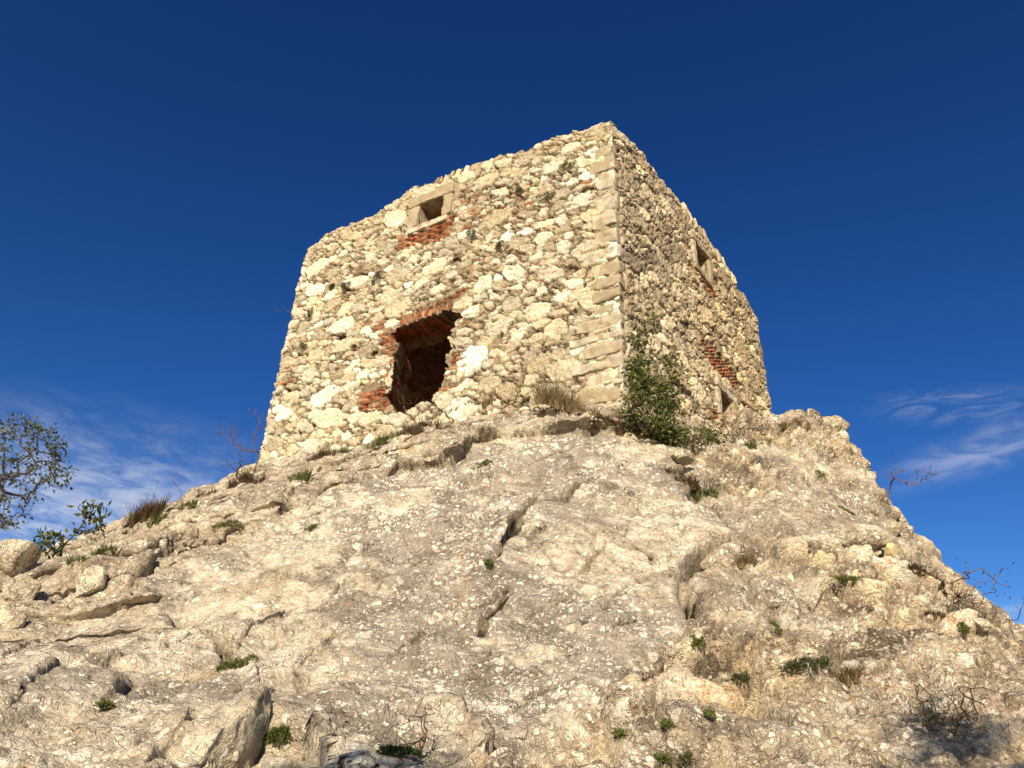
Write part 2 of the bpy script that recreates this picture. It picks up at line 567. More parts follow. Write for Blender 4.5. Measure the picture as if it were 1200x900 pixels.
def make_cells(L, z0, z1, sizes, r_, palette, bricks=(), bare=(), scatter=()):
    """irregular stones packed from large to small, then bricks"""
    cells = []
    cx = np.zeros(0); cz = np.zeros(0); cr = np.zeros(0)
    bpolys = [b[0] for b in bricks]
    for rad, tries, gap in sizes:
        for _ in range(tries):
            x = r_.uniform(-0.1, L + 0.1); z = r_.uniform(z0, z1)
            rr = rad * r_.uniform(0.72, 1.3)
            if len(cx):
                d = np.hypot((cx - x) / 1.22, (cz - z) * 1.12)
                if (d < (cr + rr) * gap).any(): continue
            cx = np.append(cx, x); cz = np.append(cz, z); cr = np.append(cr, rr)
    for x, z, rr in zip(cx, cz, cr):
        if any(in_poly(np.array([x]), np.array([z]), p)[0] for p in bpolys): continue
        K = r_.integers(5, 8)
        ang = (np.arange(K) + r_.uniform(-0.3, 0.3, K)) / K * 6.2832 + r_.uniform(0, 6.28)
        rad = rr * r_.uniform(0.72, 1.12, K)
        asp = r_.uniform(1.1, 1.9)
        rot = r_.normal(0.0, 0.22)
        c_ = palette[r_.integers(len(palette))] * r_.uniform(0.68, 1.14)
        cells.append(dict(c=(x, z), ang=ang, rad=rad, asp=asp, rot=rot, r=rr, col=c_, dep=r_.uniform(0.55, 1.1), til=r_.normal(0, 0.10, 2), kind=1, pr=0.9))
        if rr < 0.12 and r_.random() < 0.03:
            cells[-1].update(dep=-1.7, col=c_ * 0.5)
    for poly, rot, bl, bh, prot in bricks:
        c0 = poly.mean(0); m = 3.0
        ca, sa = math.cos(rot), math.sin(rot)
        row = 0
        for j in np.arange(-m, m, bh):
            row += 1
            for i in np.arange(-m, m, bl):
                ii_ = i + (bl / 2 if row % 2 else 0) + r_.normal(0, bl * 0.06)
                x = c0[0] + ca * ii_ - sa * j; z = c0[1] + sa * ii_ + ca * j
                if not in_poly(np.array([x]), np.array([z]), poly)[0]: continue
                if r_.random() < (0.16 if prot < 0.12 else 0.06): continue
                cells.append(dict(c=(x, z), box=(bl * 0.48, bh * 0.45), rot=rot + r_.normal(0, 0.06 if prot < 0.12 else 0.03), r=bh * 0.5, col=BRICK[r_.integers(len(BRICK))] * r_.uniform(0.75, 1.2), dep=r_.uniform(0.3, 0.9) + prot, til=r_.normal(0, 0.08, 2), kind=2, pr=0.8))
    for poly, n in scatter:
        lo, hi = poly.min(0), poly.max(0)
        for _ in range(n):
            x, z = r_.uniform(lo, hi)
            if not in_poly(np.array([x]), np.array([z]), poly)[0]: continue
            cells.append(dict(c=(x, z), box=(r_.uniform(0.05, 0.13), r_.uniform(0.022, 0.04)), rot=r_.normal(0, 0.12), r=0.035, col=BRICK[r_.integers(len(BRICK))] * r_.uniform(0.75, 1.15), dep=r_.uniform(0.3, 0.8), til=(0, 0), kind=2, pr=0.7))
    return cells


def raster(cells, s, z, warp_amp, seed):
    S_, Z_ = np.meshgrid(s, z)
    pts = np.c_[S_.ravel(), Z_.ravel()].astype(np.float32)
    wx = (vnoise(pts * 6, seed) * 0.5 + vnoise(pts * 27, seed + 1) * 0.6).reshape(S_.shape) * warp_amp
    wz = (vnoise(pts * 6, seed + 2) * 0.5 + vnoise(pts * 27, seed + 3) * 0.6).reshape(S_.shape) * warp_amp
    D1 = np.full(S_.shape, 9.0); D2 = np.full(S_.shape, 9.0); ID = np.full(S_.shape, -1)
    ds, dz = s[1] - s[0], z[1] - z[0]
    for k, c in enumerate(cells):
        x, q = c['c']
        ext = max(c['rad'].max() * c['asp'] * 1.5, 0.05) if 'rad' in c else max(c['box']) * 1.35
        a0 = np.searchsorted(s, x - ext); a1 = np.searchsorted(s, x + ext)
        b0 = np.searchsorted(z, q - ext); b1 = np.searchsorted(z, q + ext)
        if a1 <= a0 or b1 <= b0: continue
        w = 0.35 if c['kind'] == 2 else 1.0
        X_ = S_[b0:b1, a0:a1] + wx[b0:b1, a0:a1] * w - x
        Y_ = Z_[b0:b1, a0:a1] + wz[b0:b1, a0:a1] * w - q
        ca, sa = math.cos(c['rot']), math.sin(c['rot'])
        lx, ly = ca * X_ + sa * Y_, -sa * X_ + ca * Y_
        if 'box' in c:
            d = np.maximum(np.abs(lx) / c['box'][0], np.abs(ly) / c['box'][1])
        else:
            lx = lx / c['asp']
            d = np.zeros_like(lx)
            for a, rd in zip(c['ang'], c['rad']):
                d = np.maximum(d, (math.cos(a) * lx + math.sin(a) * ly) / rd)
        d = d * c['pr']
        o1 = D1[b0:b1, a0:a1]; o2 = D2[b0:b1, a0:a1]
        m = d < o1
        D2[b0:b1, a0:a1] = np.where(m, o1, np.minimum(o2, d))
        D1[b0:b1, a0:a1] = np.where(m, d, o1)
        ID[b0:b1, a0:a1] = np.where(m, k, ID[b0:b1, a0:a1])
    return S_, Z_, D1, D2, ID


# ================================================================ rock outcrop
PLAT = 5.05
ctrl = []
for px, py, D in [
    # bottom edge of the photograph
    (-150, 930, 3.4), (0, 900, 3.5), (150, 900, 3.5), (300, 900, 3.7), (450, 900, 3.75), (600, 905, 3.8), (800, 905, 3.9), (1000, 905, 4.0), (1200, 905, 4.0), (1350, 930, 3.9),
    # lower middle
    (-120, 800, 4.7), (0, 800, 4.75), (150, 800, 4.75), (290, 810, 4.7), (450, 800, 4.6), (600, 800, 4.6), (800, 800, 4.75), (1000, 800, 5.0), (1200, 800, 5.4),
    (0, 715, 6.8), (120, 715, 6.3), (250, 715, 5.9), (400, 700, 5.7), (600, 700, 5.45), (760, 700, 5.5), (900, 700, 5.8), (1040, 710, 6.2),
    # upper
    (60, 665, 8.4), (150, 640, 8.3), (250, 620, 8.1), (350, 600, 7.8), (480, 590, 7.3), (600, 590, 6.95), (720, 590, 6.8), (850, 600, 7.0), (970, 600, 7.6),
    (330, 562, 10.2), (430, 540, 9.2), (520, 515, 8.9), (600, 500, 8.75), (680, 500, 8.5), (760, 520, 8.4), (830, 525, 8.6), (900, 520, 9.2),
]:
    ctrl.append(at(px, py, D))
sky_pts = [(-140, 700, 10.0), (0, 668, 9.6), (60, 652, 9.5), (120, 622, 10.2), (180, 600, 10.8), (240, 575, 11.5), (300, 552, 12.4)]
for px, py, D in sky_pts:
    p = at(px, py, D); ctrl.append(p)
    dirh = p * np.array([1, 1, 0]) / D
    ctrl.append(p + dirh * 1.6 + np.array([-0.3, 0, 0.15]))
    ctrl.append(p + dirh * 6.0 + np.array([-2.0, 0, -2.4]))
for px, py, D in [(905, 496, 10.4), (965, 508, 10.2), (1010, 560, 9.6), (1045, 612, 9.2), (1065, 655, 8.9), (1130, 706, 8.4), (1205, 760, 7.9), (1300, 850, 7.3)]:
    p = at(px, py, D); ctrl.append(p)
    dirh = p * np.array([1, 1, 0]) / D
    ctrl.append(p + dirh * 1.2 + np.array([0.3, 0, 0.0]))
    ctrl.append(p + dirh * 4.5 + np.array([2.5, 0, -3.0]))
# shelf under the tower
for f_ in (FF, FR):
    for k in (0.12, 0.4, 0.7, 0.92):
        ctrl.append(f_.pt(f_.L * k, PLAT + (0.35 if f_ is FF else 0.5 * k + 0.3)))
for q in (ctr, Cc * 0.7 + ctr * 0.3, Bc * 0.8 + ctr * 0.2, Ac * 0.8 + ctr * 0.2):
    ctrl.append(np.array([q[0], q[1], PLAT]))
for x, y, z in [(-14, 2, -2.2), (-9, -2, -2.0), (-4, 1.0, -1.9), (0, 0.8, -1.8), (4, 1.0, -1.9), (9, -2, -2.2), (14, 3, -2.6), (18, 12, -4), (14, 24, -3), (4, 28, -3), (-8, 28, -3), (-18, 20, -3), (-20, 10, -2.6)]:
    ctrl.append(np.array([x, y, z], float))
ctrl = np.array(ctrl)


def tps_kernel(d2):
    return 0.5 * d2 * np.log(d2 + 1e-9)


def tps_fit(XY, z, lam=0.02):
    n = len(XY)
    d2 = ((XY[:, None] - XY[None]) ** 2).sum(-1)
    K = tps_kernel(d2) + lam * np.eye(n)
    Pm = np.c_[np.ones(n), XY]
    A_ = np.zeros((n + 3, n + 3))
    A_[:n, :n] = K; A_[:n, n:] = Pm; A_[n:, :n] = Pm.T
    return np.linalg.solve(A_, np.r_[z, 0, 0, 0])

_w = tps_fit(ctrl[:, :2], ctrl[:, 2])


def base_z(XY):
    XY = np.asarray(XY, np.float64)
    out = np.empty(len(XY))
    for k in range(0, len(XY), 60000):
        q = XY[k:k + 60000]
        d2 = ((q[:, None] - ctrl[None, :, :2]) ** 2).sum(-1)
        out[k:k + 60000] = tps_kernel(d2) @ _w[:-3] + _w[-3] + q @ _w[-2:]
    return np.maximum(out, -2.6)

# grid: fine where it can be seen, coarse elsewhere
az = np.radians(np.concatenate([np.linspace(-110, -44, 70)[:-1], np.linspace(-44, 44, 1250), np.linspace(44, 110, 70)[1:]]))
Dr = np.concatenate([np.geomspace(0.9, 3.0, 40)[:-1], np.geomspace(3.0, 13.6, 900), np.geomspace(13.6, 34, 60)[1:]])
NA, ND = len(az), len(Dr)
AZ, DD = np.meshgrid(az, Dr)                       # (ND, NA)
X = (np.sin(AZ) * DD); Y = (np.cos(AZ) * DD)
# evaluate the smooth base on a coarser grid, then interpolate
ia = np.unique(np.concatenate([np.arange(0, NA, 5), [NA - 1]])); idr = np.unique(np.concatenate([np.arange(0, ND, 5), [ND - 1]]))
Zc = base_z(np.c_[X[np.ix_(idr, ia)].ravel(), Y[np.ix_(idr, ia)].ravel()]).reshape(len(idr), len(ia))
tmp = np.empty((len(idr), NA))
for k in range(len(idr)): tmp[k] = np.interp(np.arange(NA), ia, Zc[k])
Z = np.empty((ND, NA))
for k in range(NA): Z[:, k] = np.interp(np.arange(ND), idr, tmp[:, k])
base = np.stack([X, Y, Z], -1)
gu = np.gradient(base, axis=1); gv = np.gradient(base, axis=0)
Nn = np.cross(gu, gv)
Nn /= np.linalg.norm(Nn, axis=-1, keepdims=True) + 1e-12
# soften the normals so ledges share one direction
B = base.reshape(-1, 3); NB = Nn.reshape(-1, 3)
bpx, bpy_ = proj(B)


def base_hit(px, py):
    """3-D point of the smooth base under a pixel"""
    r = ray(px, py)
    D = np.linspace(2.0, 14, 1600)
    P = r[None] * D[:, None]
    z = base_z(P[:, :2])
    k = np.argmax(z >= P[:, 2])
    if z[k] < P[k, 2]:
        k = np.argmin(P[:, 2] - z)
    return P[k]


def polyline_field(pix, reach):
    """distance, side and progress to a polyline given by pixels, near it only"""
    P = np.array([base_hit(*q) for q in pix])
    lo = P.min(0) - reach; hi = P.max(0) + reach
    idx = np.nonzero(((B > lo) & (B < hi)).all(1))[0]
    q = B[idx]
    best = np.full(len(idx), 1e9); side = np.zeros(len(idx)); prog = np.zeros(len(idx)); vec = np.zeros((len(idx), 3))
    ls = np.linalg.norm(np.diff(P, axis=0), axis=1)
    cum = np.r_[0, np.cumsum(ls)]
    wob = vnoise(q * 5, 5)[:, None] * 0.035 + vnoise(q * 13, 6)[:, None] * 0.012
    t3 = np.array([0.577, -0.3, 0.577])
    q = q + wob * t3
    for k in range(len(P) - 1):
        d = P[k + 1] - P[k]
        t = np.clip(((q - P[k]) @ d) / (d @ d), 0, 1)
        v = q - (P[k] + t[:, None] * d)
        dist = np.linalg.norm(v, axis=1)
        s = np.einsum('ij,ij->i', np.cross(d, q - P[k]), NB[idx])
        m = dist < best
        best = np.where(m, dist, best); side = np.where(m, np.sign(s), side)
        prog = np.where(m, (cum[k] + t * ls[k]) / cum[-1], prog)
        vec = np.where(m[:, None], v, vec)
    return idx, best, side, prog, vec

disp = np.zeros(len(B), np.float32)
soil_shade = np.zeros(len(B), np.float32)
shear = np.zeros((len(B), 3), np.float32)


def ledge(pix, h, fall, taper=0.12, dirt_shade=0.0, over=0.55):
    idx, d, s, t, v = polyline_field(pix, fall * 3)
    env = sstep(t, 0.0, taper) * sstep(1 - t, 0.0, taper)
    env = env * (0.75 + 0.45 * vnoise(B[idx] * 3.5, 90))
    sdist = d * s
    rise = sstep(sdist, -0.02, 0.035)
    up = rise * np.exp(-np.maximum(sdist, 0) / fall) * h
    dn = (1 - rise) * np.exp(-np.maximum(-sdist, 0) / (fall * 0.22)) * -h * 0.3
    disp[idx] += ((up + dn) * env).astype(np.float32)
    tow = -v / (d[:, None] + 0.02)
    shear[idx] += (tow * (rise * np.exp(-np.maximum(sdist, 0) / (fall * 0.5)) * h * over * env)[:, None]).astype(np.float32)
    if dirt_shade: soil_shade[idx] = np.maximum(soil_shade[idx], (np.where(s <= 0, np.exp(-(d / 0.06) ** 2), 0) * env * dirt_shade))


def crack(pix, w, depth, dirt_shade=0.9):
    idx, d, s, t, v = polyline_field(pix, w * 4 + 0.1)
    env = sstep(t, 0, 0.15) * sstep(1 - t, 0, 0.15) * (0.6 + 0.5 * vnoise(B[idx] * 5, 91))
    w = max(w * 1.25, 0.019)
    dirt_shade = dirt_shade * 1.35
    disp[idx] -= (np.exp(-(d / w) ** 2) * depth * 1.6 * env).astype(np.float32)
    soil_shade[idx] = np.maximum(soil_shade[idx], np.clip(1.9 * np.exp(-(d / (w * 0.75)) ** 2), 0, 1) * np.clip(env * dirt_shade, 0, 1))  # crack floor: earth tone together with painted crevice shade

# zones, in the rock's own places
edge_y = np.array([480, 545, 600, 640, 665, 760, 820, 900, 960]); edge_x = np.array([770, 790, 838, 850, 803, 808, 700, 560, 500])
wr = sstep(bpx - np.interp(bpy_, edge_y, edge_x) + 25 * vnoise(B * 2.0, 3), -15, 35).astype(np.float32)
top_y = np.interp(bpx, [0, 140, 280, 330, 470, 530, 580, 690, 760], [705, 690, 637, 622, 556, 548, 517, 508, 520])
left_x = np.interp(bpy_, [640, 705, 740, 765, 800, 880, 960], [120, 200, 225, 268, 290, 305, 310])
ws = np.maximum(sstep(top_y - bpy_, -6, 10), sstep(left_x - bpx, -10, 14)).astype(np.float32) * (1 - wr)
wl = np.clip(1 - wr - ws, 0, 1)
lowl = (sstep(left_x - bpx, -10, 14) * sstep(bpy_, 690, 730)).astype(np.float32)
calm = 1 - 0.5 * lowl

disp += 0.10 * fbm(B * 0.7, 3, 40) + 0.05 * fbm(B * 2.0, 3, 41)
# bedding
ns = -0.40 * R + 0.35 * np.array([0, 1, 0]) + 0.85 * np.array([0, 0, 1.0]); ns /= np.linalg.norm(ns)
ts = np.cross(ns, F); ts /= np.linalg.norm(ts)
s_c = B @ ns
warp = fbm(B * 0.9, 3, 50)


def beds(scale, amp, seed, wob):
    s = s_c / scale + warp * wob + 0.25 * fbm(B * (0.7 / scale), 2, seed + 4)
    k = np.floor(s); fr = s - k
    rnd = hash3(k.astype(np.int64), np.zeros(len(k), np.int64), np.zeros(len(k), np.int64), seed)
    al = vnoise(np.c_[B @ ts * (0.35 / scale) + rnd * 50, k * 7.3], seed + 9) * 0.5 + 0.5
    prof = sstep(fr, 0.0, 0.10) * (1 - 0.75 * sstep(fr, 0.15, 1.0))
    hgt = amp * prof * (0.25 + al * rnd * 1.5)
    shear[:] -= (ns[None] * (hgt * over_w)[:, None]).astype(np.float32)
    return hgt

over_w = ws * calm * 0.8
disp += ws * calm * (beds(0.42, 0.13, 60, 0.9) + beds(0.13, 0.055, 70, 1.4) + beds(0.05, 0.014, 75, 2.0) + 0.022 * fbm(B * 7, 4, 61))
over_w = wl * 0.5
disp += wl * (beds(0.5, 0.035, 80, 0.8) + beds(0.11, 0.008, 82, 1.0) + 0.010 * fbm(B * 8, 4, 81))
# named ledges and cracks (raised side is on the left of travel)
ledge([(128, 695), (136, 692), (165, 680), (180, 664), (210, 646), (234, 637), (279, 637), (300, 640)], 0.16, 0.5, dirt_shade=0.4)
ledge([(300, 634), (312, 626), (330, 620), (338, 600), (350, 590)], 0.14, 0.3, dirt_shade=0.6)
ledge([(440, 566), (466, 552), (500, 551), (529, 549), (550, 526), (580, 518), (637, 514), (690, 507), (730, 512)], 0.26, 0.45, dirt_shade=0.3, over=0.9)
crack([(150, 690), (185, 662), (215, 648), (250, 642), (290, 640)], 0.02, 0.06)
crack([(455, 566), (500, 553), (530, 551)], 0.02, 0.06)
crack([(440, 780), (470, 756), (510, 735), (560, 716), (610, 690)], 0.012, 0.05)
crack([(370, 700), (400, 682), (440, 664)], 0.012, 0.04)
crack([(600, 830), (640, 812), (680, 805)], 0.02, 0.06)
crack([(640, 560), (660, 548), (690, 542), (720, 545)], 0.012, 0.04)
ledge([(592, 642), (610, 615), (622, 605), (647, 599), (667, 584), (690, 569), (712, 577), (745, 567)], 0.08, 0.35)
crack([(570, 690), (580, 665), (592, 642), (610, 615), (622, 605), (647, 599), (667, 584), (690, 569), (712, 577), (745, 567), (770, 558)], 0.022, 0.09)
ledge([(700, 830), (760, 800), (812, 765), (809, 742), (800, 715), (797, 690), (801, 668), (822, 648), (853, 632), (838, 602), (815, 575), (790, 545), (770, 530)], 0.10, 0.5, dirt_shade=0.3, over=0.2)
crack([(812, 755), (806, 735), (799, 712), (800, 690), (806, 672), (826, 652), (850, 640)], 0.04, 0.14)
crack([(812, 720), (818, 700), (815, 695)], 0.03, 0.1)
ledge([(700, 772), (707, 767), (720, 760), (745, 755), (756, 752)], 0.06, 0.2)
crack([(655, 772), (680, 752), (700, 735), (715, 720), (745, 697), (770, 675)], 0.018, 0.08)
crack([(672, 680), (690, 664), (705, 655), (720, 640), (735, 622), (738, 600)], 0.010, 0.03)
crack([(540, 800), (552, 788), (566, 770), (590, 752)], 0.012, 0.04)
crack([(430, 690), (470, 668), (520, 652)], 0.010, 0.03)
crack([(390, 612), (430, 600), (470, 590), (500, 572)], 0.012, 0.05)
crack([(560, 742), (575, 720), (600, 700)], 0.010, 0.04)
crack([(705, 640), (720, 652), (745, 655), (770, 668)], 0.010, 0.03)
ledge([(612, 733), (640, 720), (665, 713), (690, 712), (704, 720)], 0.07, 0.25)
ledge([(620, 645), (635, 633), (652, 630)], 0.07, 0.2)
ledge([(277, 760), (288, 741), (305, 722), (330, 708), (345, 700)], 0.06, 0.3)
crack([(345, 785), (360, 772), (378, 756), (400, 733)], 0.014, 0.05)
crack([(300, 770), (320, 752), (332, 742)], 0.012, 0.04)
crack([(200, 706), (206, 712), (222, 735), (246, 744), (270, 762), (288, 790), (300, 812)], 0.05, 0.14, 0.7)
crack([(345, 780), (347, 795), (356, 812), (366, 826)], 0.02, 0.05)
ledge([(230, 905), (262, 898), (286, 890), (306, 878), (303, 850), (299, 826), (284, 806), (272, 790)], 0.22, 0.7, 0.06, dirt_shade=0.5, over=0.05)
ledge([(0, 782), (20, 768), (33, 759), (60, 745)], 0.045, 0.25)
ledge([(10, 805), (27, 798), (60, 786), (90, 782), (125, 778), (150, 770)], 0.055, 0.25)
ledge([(0, 840), (20, 826), (45, 808), (70, 800)], 0.035, 0.2)
ledge([(180, 762), (205, 752), (222, 742)], 0.05, 0.2)
ledge([(110, 840), (125, 828), (145, 812)], 0.06, 0.12)
crack([(112, 786), (116, 800)], 0.03, 0.10)
crack([(140, 828), (150, 815), (160, 806)], 0.03, 0.08)
ledge([(160, 905), (190, 886), (222, 867), (246, 866)], 0.07, 0.3)
ledge([(575, 900), (545, 888), (520, 880), (470, 872), (440, 878), (410, 870), (380, 873), (345, 868), (322, 872), (305, 884)], 0.26, 0.45, 0.05, dirt_shade=0.5)
ledge([(955, 702), (970, 694), (985, 686)], 0.08, 0.2)
ledge([(985, 648), (1005, 650), (1030, 648)], 0.10, 0.15)
ledge([(930, 640), (900, 600), (870, 590), (850, 575)], 0.08, 0.35)
crack([(790, 548), (808, 566), (822, 580), (835, 600)], 0.10, 0.16, 0.9)
crack([(855, 640), (872, 670), (890, 700), (905, 720), (915, 760), (930, 790)], 0.06, 0.10, 0.5)
crack([(870, 690), (880, 720), (900, 745)], 0.03, 0.06, 0.3)
crack([(905, 742), (925, 728), (950, 725)], 0.03, 0.07)
crack([(875, 825), (905, 850), (930, 870)], 0.03, 0.06)

faref = sstep(np.abs(AZ.ravel()), math.radians(60), math.radians(100))


def apply_disp():
    """move the surface and read its new normals"""
    global B, NB, disp, shear
    B = B + NB * (disp * (1 - 0.5 * faref))[:, None] + shear
    q = B.reshape(ND, NA, 3)
    n_ = np.cross(np.gradient(q, axis=1), np.gradient(q, axis=0))
    n_ /= np.linalg.norm(n_, axis=-1, keepdims=True) + 1e-12
    NB = 0.4 * n_.reshape(-1, 3) + 0.6 * NB
    NB /= np.linalg.norm(NB, axis=1, keepdims=True) + 1e-12
    disp = np.zeros(len(B), np.float32)
    shear = np.zeros((len(B), 3), np.float32)

apply_disp()
# surface coordinates for angular facets
SU = np.c_[B[:, 0] + 0.25 * B[:, 1], 0.72 * B[:, 1] + 0.85 * B[:, 2]].astype(np.float32)


def facets(scale, amp, tilt, groove, seed, gw=0.12):
    wv = np.c_[vnoise(B * (1.6 / scale), seed + 5), vnoise(B * (1.6 / scale), seed + 6)] * scale * 0.22
    F1, F2, h, ox, oy = worley((SU + wv) / scale, seed)
    a = h * 6.2832 * 7
    t = (np.cos(a) * ox + np.sin(a) * oy) * tilt
    g = np.exp(-((F2 - F1) / gw) ** 2)
    hh = np.mod(h * 97.3, 1)
    return (amp * (hh - 0.35) + t * scale) * sstep(F2 - F1, 0.0, gw * 1.6) - groove * g

def planes(scale, amp, tilt, seed, stretch=(1.0, 1.0), curv=0.55):
    """jumbled flat-faced blocks: the highest of the tilted planes round each point"""
    wv = np.c_[vnoise(B * (1.3 / scale), seed + 5), vnoise(B * (1.3 / scale), seed + 6)] * 0.10
    P = ((SU / scale + wv) * np.array(stretch)).astype(np.float32)
    i = np.floor(P).astype(np.int64); f = P - i
    zz = np.zeros(len(P), np.int64)
    best = np.full(len(P), -9.0, np.float32)
    for dx in (-1, 0, 1):
        for dy in (-1, 0, 1):
            cx, cy = i[:, 0] + dx, i[:, 1] + dy
            qx = f[:, 0] - dx - hash3(cx, cy, zz, seed); qy = f[:, 1] - dy - hash3(cx, cy, zz, seed + 1)
            a = hash3(cx, cy, zz, seed + 3) * 6.2832; m_ = hash3(cx, cy, zz, seed + 4)
            v = amp * (hash3(cx, cy, zz, seed + 2) - 0.5) + (np.cos(a) * qx + np.sin(a) * qy) * m_ * tilt * scale - curv * amp * (qx * qx + qy * qy) - 5.0 * (amp + tilt * scale) * np.maximum(np.maximum(np.abs(qx), np.abs(qy)) - 0.65, 0) ** 2
            best = np.maximum(best, v)
    return best - best.mean()


rub_amp = 0.65 + 0.5 * fbm(B * 1.1, 2, 33)
rub_amp = np.clip(0.85 + 1.3 * fbm(B * 0.9, 3, 33), 0.12, 1.7)


def fragments(mask, sizes_, seed, asp, rot, relief, pal):
    """broken stones bedded in a dark matrix, laid out over the surface where mask > 0"""
    r3 = np.random.default_rng(seed)
    sel = np.nonzero((mask > 0.01) & (np.abs(AZ.ravel()) < 0.80) & (DD.ravel() < 13.5))[0]
    q_ = SU[sel]
    lo, hi = q_.min(0) - 0.3, q_.max(0) + 0.3
    st = 0.0085
    u_ = np.arange(lo[0], hi[0], st); v_ = np.arange(lo[1], hi[1], st)
    cells = make_cells(hi[0] - lo[0], 0.0, hi[1] - lo[1], sizes_, r3, pal)
    for c in cells:
        c['rot'] = c['rot'] * 1.6 + rot; c['asp'] *= asp
        c['c'] = (c['c'][0] + lo[0], c['c'][1] + lo[1])
    S_, Z_, D1, D2, ID = raster(cells, u_, v_, 0.014, seed)
    idc = np.maximum(ID, 0)
    rr = np.array([c['r'] for c in cells])[idc]; dp = np.array([c['dep'] for c in cells])[idc]
    tl = np.array([c['til'] for c in cells])[idc] * np.clip(0.22 / rr, 0.6, 2.6)[..., None]; ce = np.array([c['c'] for c in cells])[idc]
    cl_ = np.array([c['col'] for c in cells])[idc]
    inn = np.where(ID < 0, -0.03, np.minimum((0.9 - D1) * rr, (D2 - D1) * rr * 0.55))
    body = sstep(inn, -0.001, 0.012)
    pts = np.c_[S_.ravel(), Z_.ravel()].astype(np.float32)
    f1, f2, hh, ox, oy = worley(pts / 0.075, seed + 7)
    fac = (np.cos(hh * 44) * ox + np.sin(hh * 44) * oy).reshape(S_.shape)
    loose = sstep(fbm(pts * 0.9, 3, seed + 8).reshape(S_.shape), -0.55, 0.25)          # how broken the rock is here
    gap = np.exp(-(np.minimum(inn, 0.05) / 0.019) ** 2)
    h = body * (relief * dp * np.clip(rr / 0.08, 0.4, 1.6) + (S_ - ce[..., 0]) * tl[..., 0] + (Z_ - ce[..., 1]) * tl[..., 1] + fac * 0.03)
    h = np.clip(h, -0.10, 0.13) * (0.3 + 0.7 * loose) - gap * 0.060 * (0.3 + 0.7 * loose)
    a_ = np.maximum(1 - body, gap * 0.8) * (0.3 + 0.7 * loose)  # earthy matrix, plus gap shade painted into the colour
    # bilinear look-up at the mesh vertices
    fx = (q_[:, 0] - lo[0]) / st; fy = (q_[:, 1] - lo[1]) / st
    x0 = np.clip(fx.astype(int), 0, len(u_) - 2); y0 = np.clip(fy.astype(int), 0, len(v_) - 2)
    tx = np.clip(fx - x0, 0, 1); ty = np.clip(fy - y0, 0, 1)

    def look(g_):
        if g_.ndim == 3: return g_[np.clip(np.round(fy).astype(int), 0, len(v_) - 1), np.clip(np.round(fx).astype(int), 0, len(u_) - 1)]
        return g_[y0, x0] * (1 - tx) * (1 - ty) + g_[y0, x0 + 1] * tx * (1 - ty) + g_[y0 + 1, x0] * (1 - tx) * ty + g_[y0 + 1, x0 + 1] * tx * ty
    disp[sel] += (look(h) * mask[sel]).astype(np.float32)
    w = mask[sel][:, None] * look(0.35 + 0.65 * loose)[:, None]
    fragc[sel] = fragc[sel] * (1 - w) + look(cl_) * w
    fragm[sel] = np.maximum(fragm[sel], w[:, 0])
    soil_shade[sel] = np.maximum(soil_shade[sel], look(a_) * mask[sel] * 0.42)

fragc = np.tile(np.array([[0.42, 0.35, 0.26]]), (len(B), 1)); fragm = np.zeros(len(B))
ROCKC = np.array([[0.58, 0.51, 0.39], [0.48, 0.41, 0.30], [0.36, 0.305, 0.235], [0.22, 0.18, 0.135], [0.68, 0.58, 0.46], [0.44, 0.36, 0.25], [0.54, 0.46, 0.32], [0.33, 0.285, 0.235]])
fragments(wr, [(0.26, 40, 1.0), (0.15, 260, 0.96), (0.09, 1800, 0.93), (0.058, 6000, 0.92), (0.038, 12000, 0.92)], 700, 1.0, 0.1, 0.075, ROCKC)
fragments(ws * 0.45 * (1 - 0.9 * lowl), [(0.38, 120, 0.95), (0.22, 400, 0.93), (0.13, 1500, 0.92), (0.075, 3000, 0.92)], 720, 1.6, 0.38, 0.05, ROCKC)
rub = planes(1.1, 0.13, 0.22, 100) + planes(0.42, 0.09, 0.30, 110) * rub_amp
rub += 0.03 * fbm(B * 5, 4, 131)
disp += wr * rub * 1.0
disp += (ws * (0.75 - 0.45 * lowl)) * (planes(0.5, 0.08, 0.22, 160, (0.6, 1.5)) + 0.5 * planes(0.17, 0.045, 0.40, 161, (0.7, 1.4)))
disp += wl * (planes(0.75, 0.06, 0.10, 170, (0.7, 1.3)) + planes(0.22, 0.024, 0.16, 171, (0.7, 1.4)) + planes(0.085, 0.014, 0.30, 172, (0.8, 1.3)))
# thin flakes spalled off in steps
fl = fbm(B * np.array([1.0, 1.3, 1.6]) * 1.1, 5, 180) * 5.0
disp += (wl + 0.6 * ws) * 0.016 * (np.floor(fl) + sstep(fl - np.floor(fl), 0.0, 0.14))

disp += 0.012 * fbm(B * 11, 4, 151) * (0.6 + ws)
# hairline cracks on the slab
F1, F2, h, ox, oy = worley((SU + 0.12 * np.c_[vnoise(B * 3, 8), vnoise(B * 3, 9)]) @ np.array([[0.85, -0.5], [0.5, 0.85]]) / np.array([0.9, 0.35]), 140)
hair = np.exp(-((F2 - F1) / 0.022) ** 2) * sstep(vnoise(B * 1.3, 141), 0.05, 0.4)
disp -= (wl * hair * 0.03).astype(np.float32)
soil_shade = np.maximum(soil_shade, (wl * hair * 0.35).astype(np.float32))

